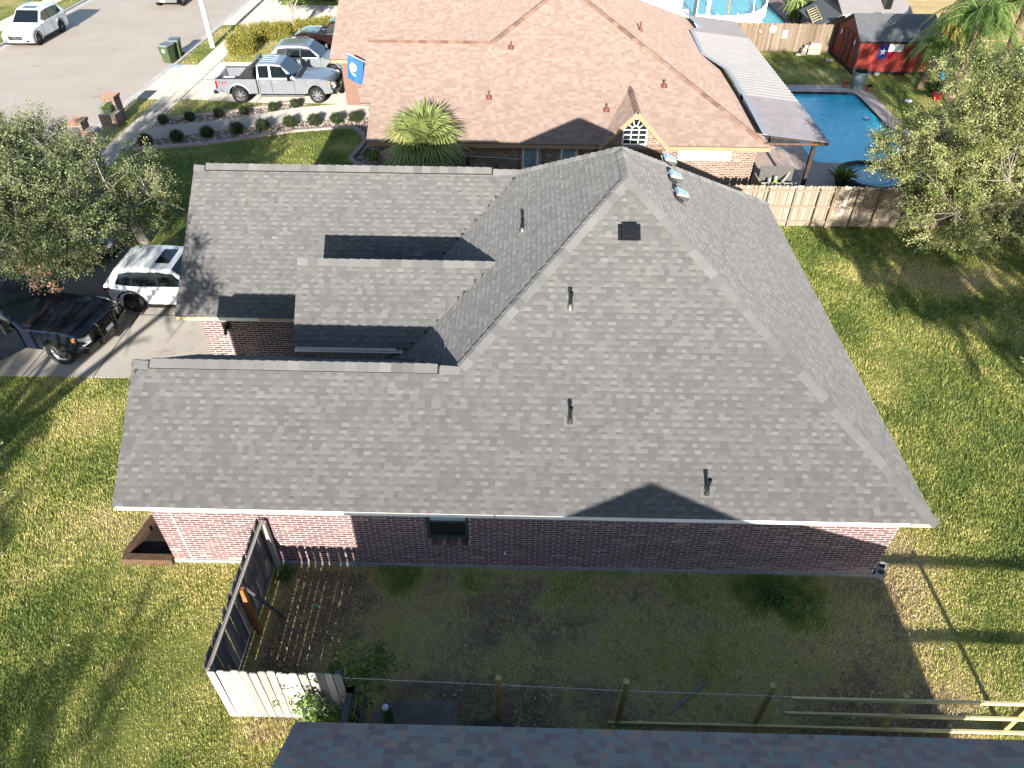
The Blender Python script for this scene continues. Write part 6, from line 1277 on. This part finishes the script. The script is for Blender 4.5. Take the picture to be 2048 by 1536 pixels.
tree('oak_tree', 'large pale green oak overhanging the back fence and pool', (18.9, 23.8), (18.0, 23.2, 2.4), [(15.2, 22.2, 5.2, 3.2, 3.0, 2.3, 330), (16.8, 22.4, 6.2, 3.0, 2.8, 1.9, 230), (13.7, 23.0, 3.9, 2.1, 1.8, 1.1, 190), (17.4, 20.8, 4.4, 2.3, 2.2, 1.9, 150), (14.3, 20.6, 3.2, 2.3, 1.4, .9, 130), (16.6, 20.4, 2.9, 1.8, 1.4, .8, 80), (20.6, 23.0, 6.9, 3.0, 2.6, 2.0, 160)], M['paleleaf'], 260, 19, .21, 4, dead=(13.5, 20.6, 3.2, .32, 16), tint=(.5, .24))
tree('oak_tree', 'dark green oak over the driveway, its branches covering the parked cars', (-14.3, 23.4), (-14.0, 22.9, 2.0), [(-13.7, 20.4, 3.6, 2.3, 2.4, 1.4, 150), (-14.2, 17.9, 3.8, 2.4, 2.2, 1.5, 210), (-12.2, 20.3, 3.4, 1.2, 1.2, .9, 36), (-13.0, 17.3, 3.6, 1.5, 1.2, .8, 70), (-16.0, 21.0, 4.0, 2.3, 2.3, 1.5, 120)], M['oakleaf'], 215, 15, .17, 8, tint=(.5, .25), dead=(-12.9, 16.0, 3.3, .2, 6))
tree('oak_tree', 'oak at the edge of the photo beside the street', (-18.6, 20.6), (-18.3, 20.3, 2.2), [(-16.9, 19.8, 3.9, 2.5, 2.8, 1.6, 190), (-18.7, 22.3, 3.6, 2.2, 2.3, 1.5, 110), (-15.9, 17.6, 3.9, 2.0, 1.7, 1.2, 120), (-16.9, 22.8, 3.3, 1.6, 1.5, 1.2, 70)], M['oakleaf'], 215, 13, .18, 15, tint=(.46, .25))
# trees just outside the frame whose shade falls into it
tree('oak_tree', 'oak whose tips reach into the photo beside the back lawn', (17.2, 8.0), (16.9, 7.6, 2.4), [(16.8, 5.2, 5.9, 4.3, 2.6, 2.5, 360), (17.8, 4.6, 4.0, 2.6, 2.0, 1.2, 100), (14.0, 9.0, 4.2, 1.8, 2.0, .7, 40), (12.2, 12.3, 3.9, .6, .5, .35, 8)], M['paleleaf'], 150, 10, .2, 23, size=(.09, .15))
tree('oak_tree', 'oak whose branch tip reaches over the front lawn', (-14.4, 4.8), (-14.2, 5.0, 2.4), [(-12.8, 6.2, 6.2, 3.6, 2.6, 1.9, 120), (-9.9, 8.0, 4.1, .6, .5, .35, 10), (-9.35, 6.8, 6.2, .95, 1.5, 1.1, 70)], M['oakleaf'], 90, 9, .2, 29, size=(.07, .12))
tree('oak_tree', 'oak standing behind the camera towards the street', (-15.6, -9), (-15.4, -8.8, 2.4), [(-15.0, -8.5, 5.6, 3.6, 3.4, 2.5, 220)], M['oakleaf'], 90, 8, .2, 31, size=(.11, .19))
tree('oak_tree', 'small oak standing behind the camera beside the foreground house', (-8.8, -14), (-8.7, -14, 2.4), [(-8.7, -14, 5.2, 2.0, 2.2, 1.9, 90)], M['oakleaf'], 60, 7, .16, 37, size=(.09, .15))
tree('street_tree', 'small bright green tree in front of the yellow hedge', (-15.5, 50.4), (-15.4, 50.3, 1.7), [(-15.3, 50.2, 3.5, 2.1, 1.9, 1.3, 190)], M['limeleaf'], 80, 8, .11, 41, size=(.09, .15), asp=.6)

def shrub(name, label, x, y, rx, ry, h, mat, n=60, nl=60, group=None, size=(.03, .06), seed=0, cat='shrub', box=False, tint=(.5, .25), z0=.02):
    r = np.random.default_rng(seed); t = thing(name, label, cat, (x, y, 0), group=group); st = MB()
    for k in range(5): a = k * 1.256; st.tube([(0, 0, 0), (math.cos(a) * rx * .3, math.sin(a) * ry * .3, h * .5), (math.cos(a) * rx * .5, math.sin(a) * ry * .5, h * .8)], [.018, .012, .006], 5)
    st.build('stems', M['bark'], t)
    if box: q = r.uniform(-1, 1, (n, 3)); m = r.integers(0, 3, n); q[np.arange(n), m] = np.sign(q[np.arange(n), m]) * r.uniform(.8, 1, n)
    else: q = r.normal(0, 1, (n, 3)); q /= np.linalg.norm(q, axis=1, keepdims=True); q *= r.uniform(.55, 1, (n, 1))
    C = np.stack([q[:, 0] * rx, q[:, 1] * ry, h * .5 + q[:, 2] * h * .46 + z0], 1); D = q / np.linalg.norm(q, axis=1, keepdims=True)
    leaves('foliage', C, D, nl, mat, t, max(size) * 2.2, size, .6, jit=max(size) * .7, seed=seed, tint=tint); return t
# clipped shrubs along both sides of the front walk
row1 = [(-18.15, 34.95), (-16.95, 35.35), (-15.65, 35.85), (-14.5, 36.3), (-13.15, 36.85), (-12.1, 37.35)]
row2 = [(-18.0, 32.2), (-16.75, 32.75), (-15.4, 33.3), (-14.1, 33.85), (-13.0, 34.3), (-11.65, 34.75), (-10.4, 35.15), (-9.2, 35.45)]
row2 = [(-17.9, 32.25), (-16.6, 32.75), (-15.35, 33.3), (-14.1, 33.85), (-12.95, 34.3), (-11.7, 34.72), (-10.55, 35.02), (-9.5, 35.22), (-8.6, 35.5), (-17.25, 32.5)][:9]
for i, (x, y) in enumerate(row1): shrub('clipped_shrub', 'small clipped round shrub in the far pebble bed, %s from the sidewalk' % ('first', 'second', 'third', 'fourth', 'fifth', 'sixth')[i], x, y, .24, .24, .42, M['shrubleaf'], 150, 40, 'shrubs along the front walk', seed=100 + i, size=(.02, .035))
for i, (x, y) in enumerate(row2): shrub('clipped_shrub', 'small clipped round shrub in the near pebble bed, %s from the sidewalk' % ('first', 'second', 'third', 'fourth', 'fifth', 'sixth', 'seventh', 'eighth', 'ninth')[i], x, y, .30, .30, .52, M['shrubleaf'], 190, 45, 'shrubs along the front walk', seed=120 + i, size=(.02, .04))
# yellow-green hedge: separate bushes
for i, (x, y, rx, ry, h, lab) in enumerate(((-17.7, 46.5, .62, .5, .85, 'yellow-green hedge bush nearest the street light'), (-17.9, 49.0, .75, .5, .75, 'yellow-green hedge bush at the sidewalk corner'), (-16.5, 49.6, .85, .45, .75, 'yellow-green hedge bush left of the small tree'), (-14.4, 50.6, .8, .45, .75, 'yellow-green hedge bush right of the small tree'), (-12.9, 51.0, .8, .45, .75, 'yellow-green hedge bush nearest the maroon truck'), (-11.4, 51.4, .8, .45, .75, 'yellow-green hedge bush partly hidden by the brown roof'))):
    shrub('hedge_bush', lab, x, y, rx, ry, h, M['hedgeleaf'], 260, 34, 'yellow-green hedge', (.06, .11), 140 + i, 'hedge', True, (.55, .25))
for i, (x, y, w, lab) in enumerate(((-17.0, 59.6, 1.6, 'dark hedge bush at the top edge behind the small tree'), (-13.5, 60.0, 1.6, 'dark hedge bush at the top edge beside the brown roof'))): shrub('hedge_bush', lab, x, y, w, .7, 1.1, M['limeleaf'], 200, 34, 'hedge at the top edge', (.08, .14), 150 + i, 'hedge', True, (.35, .2))
# grassy tufts
def tuft(name, label, x, y, r, h, mat, n=90, w=.03, seed=0, tint=(.5, .25), cat='plant', droop=.6, group=None):
    rr = random.Random(seed); t = thing(name, label, cat, (x, y, 0), group=group); b = MB()
    for k in range(n):
        a = rr.uniform(0, 6.283); o = rr.uniform(.2, 1); tt = min(1, max(0, rr.gauss(*tint))); sd = Vector((-math.sin(a), math.cos(a), 0)) * w; p0 = Vector((rr.gauss(0, r * .12), rr.gauss(0, r * .12), 0)); p1 = p0 + Vector((math.cos(a) * r * o * .45, math.sin(a) * r * o * .45, h * rr.uniform(.7, 1))); p2 = p0 + Vector((math.cos(a) * r * o, math.sin(a) * r * o, h * rr.uniform(.75, 1) * (1 - droop * o)))
        b.add([p0 - sd * .6, p0 + sd * .6, p1 + sd, p1 - sd, p2], [(0, 1, 2, 3), (3, 2, 4)], tt)
    b.build('blades', mat, t); MB().lathe([(r * .16, 0), (r * .12, h * .2), (.001, h * .25)], 8).build('clump', M['palmbark'], t); return t
tuft('liriope_clump', 'bright grassy clump beside the curved edging, larger one', -6.9, 30.9, .5, .5, M['limeleaf'], 110, .02, 1); tuft('liriope_clump', 'dark grassy clump beside the curved edging, smaller one', -7.25, 31.3, .35, .35, M['shrubleaf'], 80, .02, 2)
tuft('young_palm', 'green arching plant at the house corner by the walkway', -7.5, 36.0, .8, 1.0, M['frond'], 120, .03, 3); tuft('liriope_clump', 'small dark plant under the eave at the house corner', -6.9, 33.6, .35, .4, M['shrubleaf'], 70, .02, 4)
tuft('yucca_clump', 'big grassy clump in a white ring beyond the brown fence', 18.9, 55.6, 1.5, 1.5, M['fanpalm'], 260, .05, 5, (.45, .2)); tuft('shade_plant', 'low broad-leaved plant under the feather palm', 22.7, 41.0, .8, .6, M['frond'], 90, .05, 6, (.3, .2))
# vine over the end of the picket fence
vn = thing('climbing_vine', 'bright green vine sprawling over the end of the picket fence', 'vine', (-3.2, 5.8, 0)); r = np.random.default_rng(77); Q = []
for (cx_, cy_, cz_, sx_, sy_, sz_, n) in ((-.35, -.15, .75, .22, .15, .35, 60), (.05, -.2, .35, .25, .18, .25, 50), (.35, .35, 1.35, .2, .2, .2, 34), (.5, .6, .9, .25, .22, .35, 40)): Q.append(np.array([cx_, cy_, cz_]) + r.normal(0, 1, (n, 3)) * np.array([sx_, sy_, sz_]))
Q = np.concatenate(Q); Q[:, 2] = np.clip(Q[:, 2], .08, 1.9); leaves('foliage', Q, r.normal(0, 1, Q.shape), 16, M['vineleaf'], vn, .16, (.05, .09), .75, seed=7)
b = MB()
for k in range(9): b.tube(bez((0, 0, 0), Q[k * 20], r.normal(0, .2, 3), 6), .008, 4)
b.build('stems', M['bark'], vn)
# weeds in the side yard and debris
for i, (x, y, s, lab) in enumerate(((-5.15, 8.9, .35, 'weed growing at the foot of the end post of the side fence'), (5.6, 8.6, .5, 'dark green weed patch near the brick wall by the pointed shadow'), (-1.3, 5.5, .4, 'dry weed tangle beside the wire mesh'), (2.1, 5.45, .4, 'dry weed tangle at the foot of the second new post'))):
    tuft('weed_tuft', lab, x, y, s, .28, M['vineleaf'] if i < 2 else M['hedgeleaf'], 70, .012, 30 + i, (.4, .3))
# fan palm
def fan_palm(label, x, y, h, n=52, R0=1.05, seed=3):
    rr = random.Random(seed); t = thing('fan_palm', label, 'palm', (x, y, 0)); b = MB(); b.tube([(0, 0, 0), (.03, 0, h * .5), (0, 0, h)], [.26, .22, .2], 10); b.build('trunk', M['palmbark'], t, True)
    for k in range(n):
        f = k / n; el = R(82 - 125 * f + rr.uniform(-8, 8)); a = k * 2.399 + rr.uniform(-.2, .2); d = Vector((math.cos(a) * math.cos(el), math.sin(a) * math.cos(el), math.sin(el))); L = rr.uniform(.55, .85); o = Vector((0, 0, h)); c = o + d * L; sd = Vector((-math.sin(a), math.cos(a), 0)); u = sd.cross(d).normalized()
        b = MB(); b.tube([o, c], [.022, .012], 5, t=.6); tt = min(.97, max(.05, rr.gauss(.55, .12) + (.32 if f > .86 else 0))); nb_ = 26
        for j in range(nb_):
            q = R(-125 + 250 * j / (nb_ - 1)); dr = d * math.cos(q) + sd * math.sin(q) + u * .12; l = R0 * rr.uniform(.75, 1) * (.75 + .25 * math.cos(q * .7)); w = dr.cross(u).normalized() * .034; p1 = c + dr * l * .55; p2 = c + dr * l + Vector((0, 0, -.16 - .16 * f)) + u * rr.uniform(-.05, .05)
            b.add([c, p1 + w, p2, p1 - w], [(0, 1, 2, 3)], [tt * .85, tt, min(1, tt + .12), tt])
        b.build('frond', M['fanpalm'], t)
    return t
fan_palm('bushy fan palm in front of the brown-roofed house', -3.85, 26.2, 2.75, 60, 1.25)
# feather palm by the shed
def feather_palm(label, x, y, h, n, L, seed, droop=1.0):
    rr = random.Random(seed); t = thing('feather_palm', label, 'palm', (x, y, 0)); b = MB(); b.tube([(0, 0, 0), (.1, .05, h * .5), (0, 0, h)], [.2, .16, .15], 10); b.build('trunk', M['palmbark'], t, True)
    for k in range(n):
        a = k * 2.399 + rr.uniform(-.2, .2); el = R(rr.uniform(5, 75)); l = L * rr.uniform(.75, 1.05); sp_ = []; d = Vector((math.cos(a), math.sin(a), 0))
        for j in range(9): u = j / 8; sp_.append(Vector((0, 0, h)) + d * (l * u * math.cos(el) * (1 - .12 * u)) + Vector((0, 0, l * (math.sin(el) * u - droop * .85 * u * u))))
        for q in sp_: q.z = max(q.z, .15)
        b = MB(); b.tube(sp_, list(np.linspace(.03, .008, 9)), 4, t=.9); tt = min(.95, max(.05, rr.gauss(.5, .18))); sd = Vector((-d.y, d.x, 0))
        for j in range(46):
            u = .1 + .9 * j / 45; i = min(7, int(u * 8)); p = sp_[i].lerp(sp_[i + 1], u * 8 - i); ax = (sp_[i + 1] - sp_[i]).normalized()
            for s in (-1, 1):
                ll = .62 * (1 - .55 * u) * rr.uniform(.8, 1.1); dd = (sd * s * .75 + ax * .6 + Vector((0, 0, rr.uniform(-.7, .1)))).normalized(); w = ax * .022; e = p + dd * ll + Vector((0, 0, -.22 * ll)); b.add([p - w, p + dd * ll * .5 - w, e, p + dd * ll * .5 + w], [(0, 1, 2, 3)], min(1, max(0, tt + rr.gauss(0, .1))))
        b.build('frond', M['frond'], t)
    return t
feather_palm('tall feather palm drooping over the red shed', 22.7, 39.4, 4.0, 46, 4.2, 5); feather_palm('feather palm standing behind the drooping one at the photo corner', 25.4, 40.6, 4.6, 40, 4.2, 9); feather_palm('low dark feather palm beside the shed wall', 22.0, 41.4, 2.3, 22, 2.3, 12, 1.25)
# tall plumes beyond the shed
tuft('pampas_grass', 'pale pampas plumes beyond the shed by the dry field', 25.6, 47.5, 1.5, 2.4, M['hedgeleaf'], 160, .05, 61, (.8, .15)); tuft('pampas_grass', 'dark reed clump beyond the shed at the photo corner', 27.6, 48.5, 1.8, 2.6, M['frond'], 200, .06, 62, (.4, .2))
shrub('garden_bush', 'dark bush against the far fence below the palms', 24.9, 43.6, 1.3, 1.3, 1.7, M['oakleaf'], 130, 50, None, (.07, .12), 170); shrub('garden_bush', 'dark bush between palm and oak near the pool deck', 22.2, 33.8, 1.2, 1.4, 1.4, M['oakleaf'], 130, 50, None, (.07, .12), 171); shrub('pillar_plant', 'small plant in the pot of the mailbox planter', -20.6, 34.68, .2, .2, .3, M['vineleaf'], 26, 30, None, (.05, .09), 172, z0=.6)
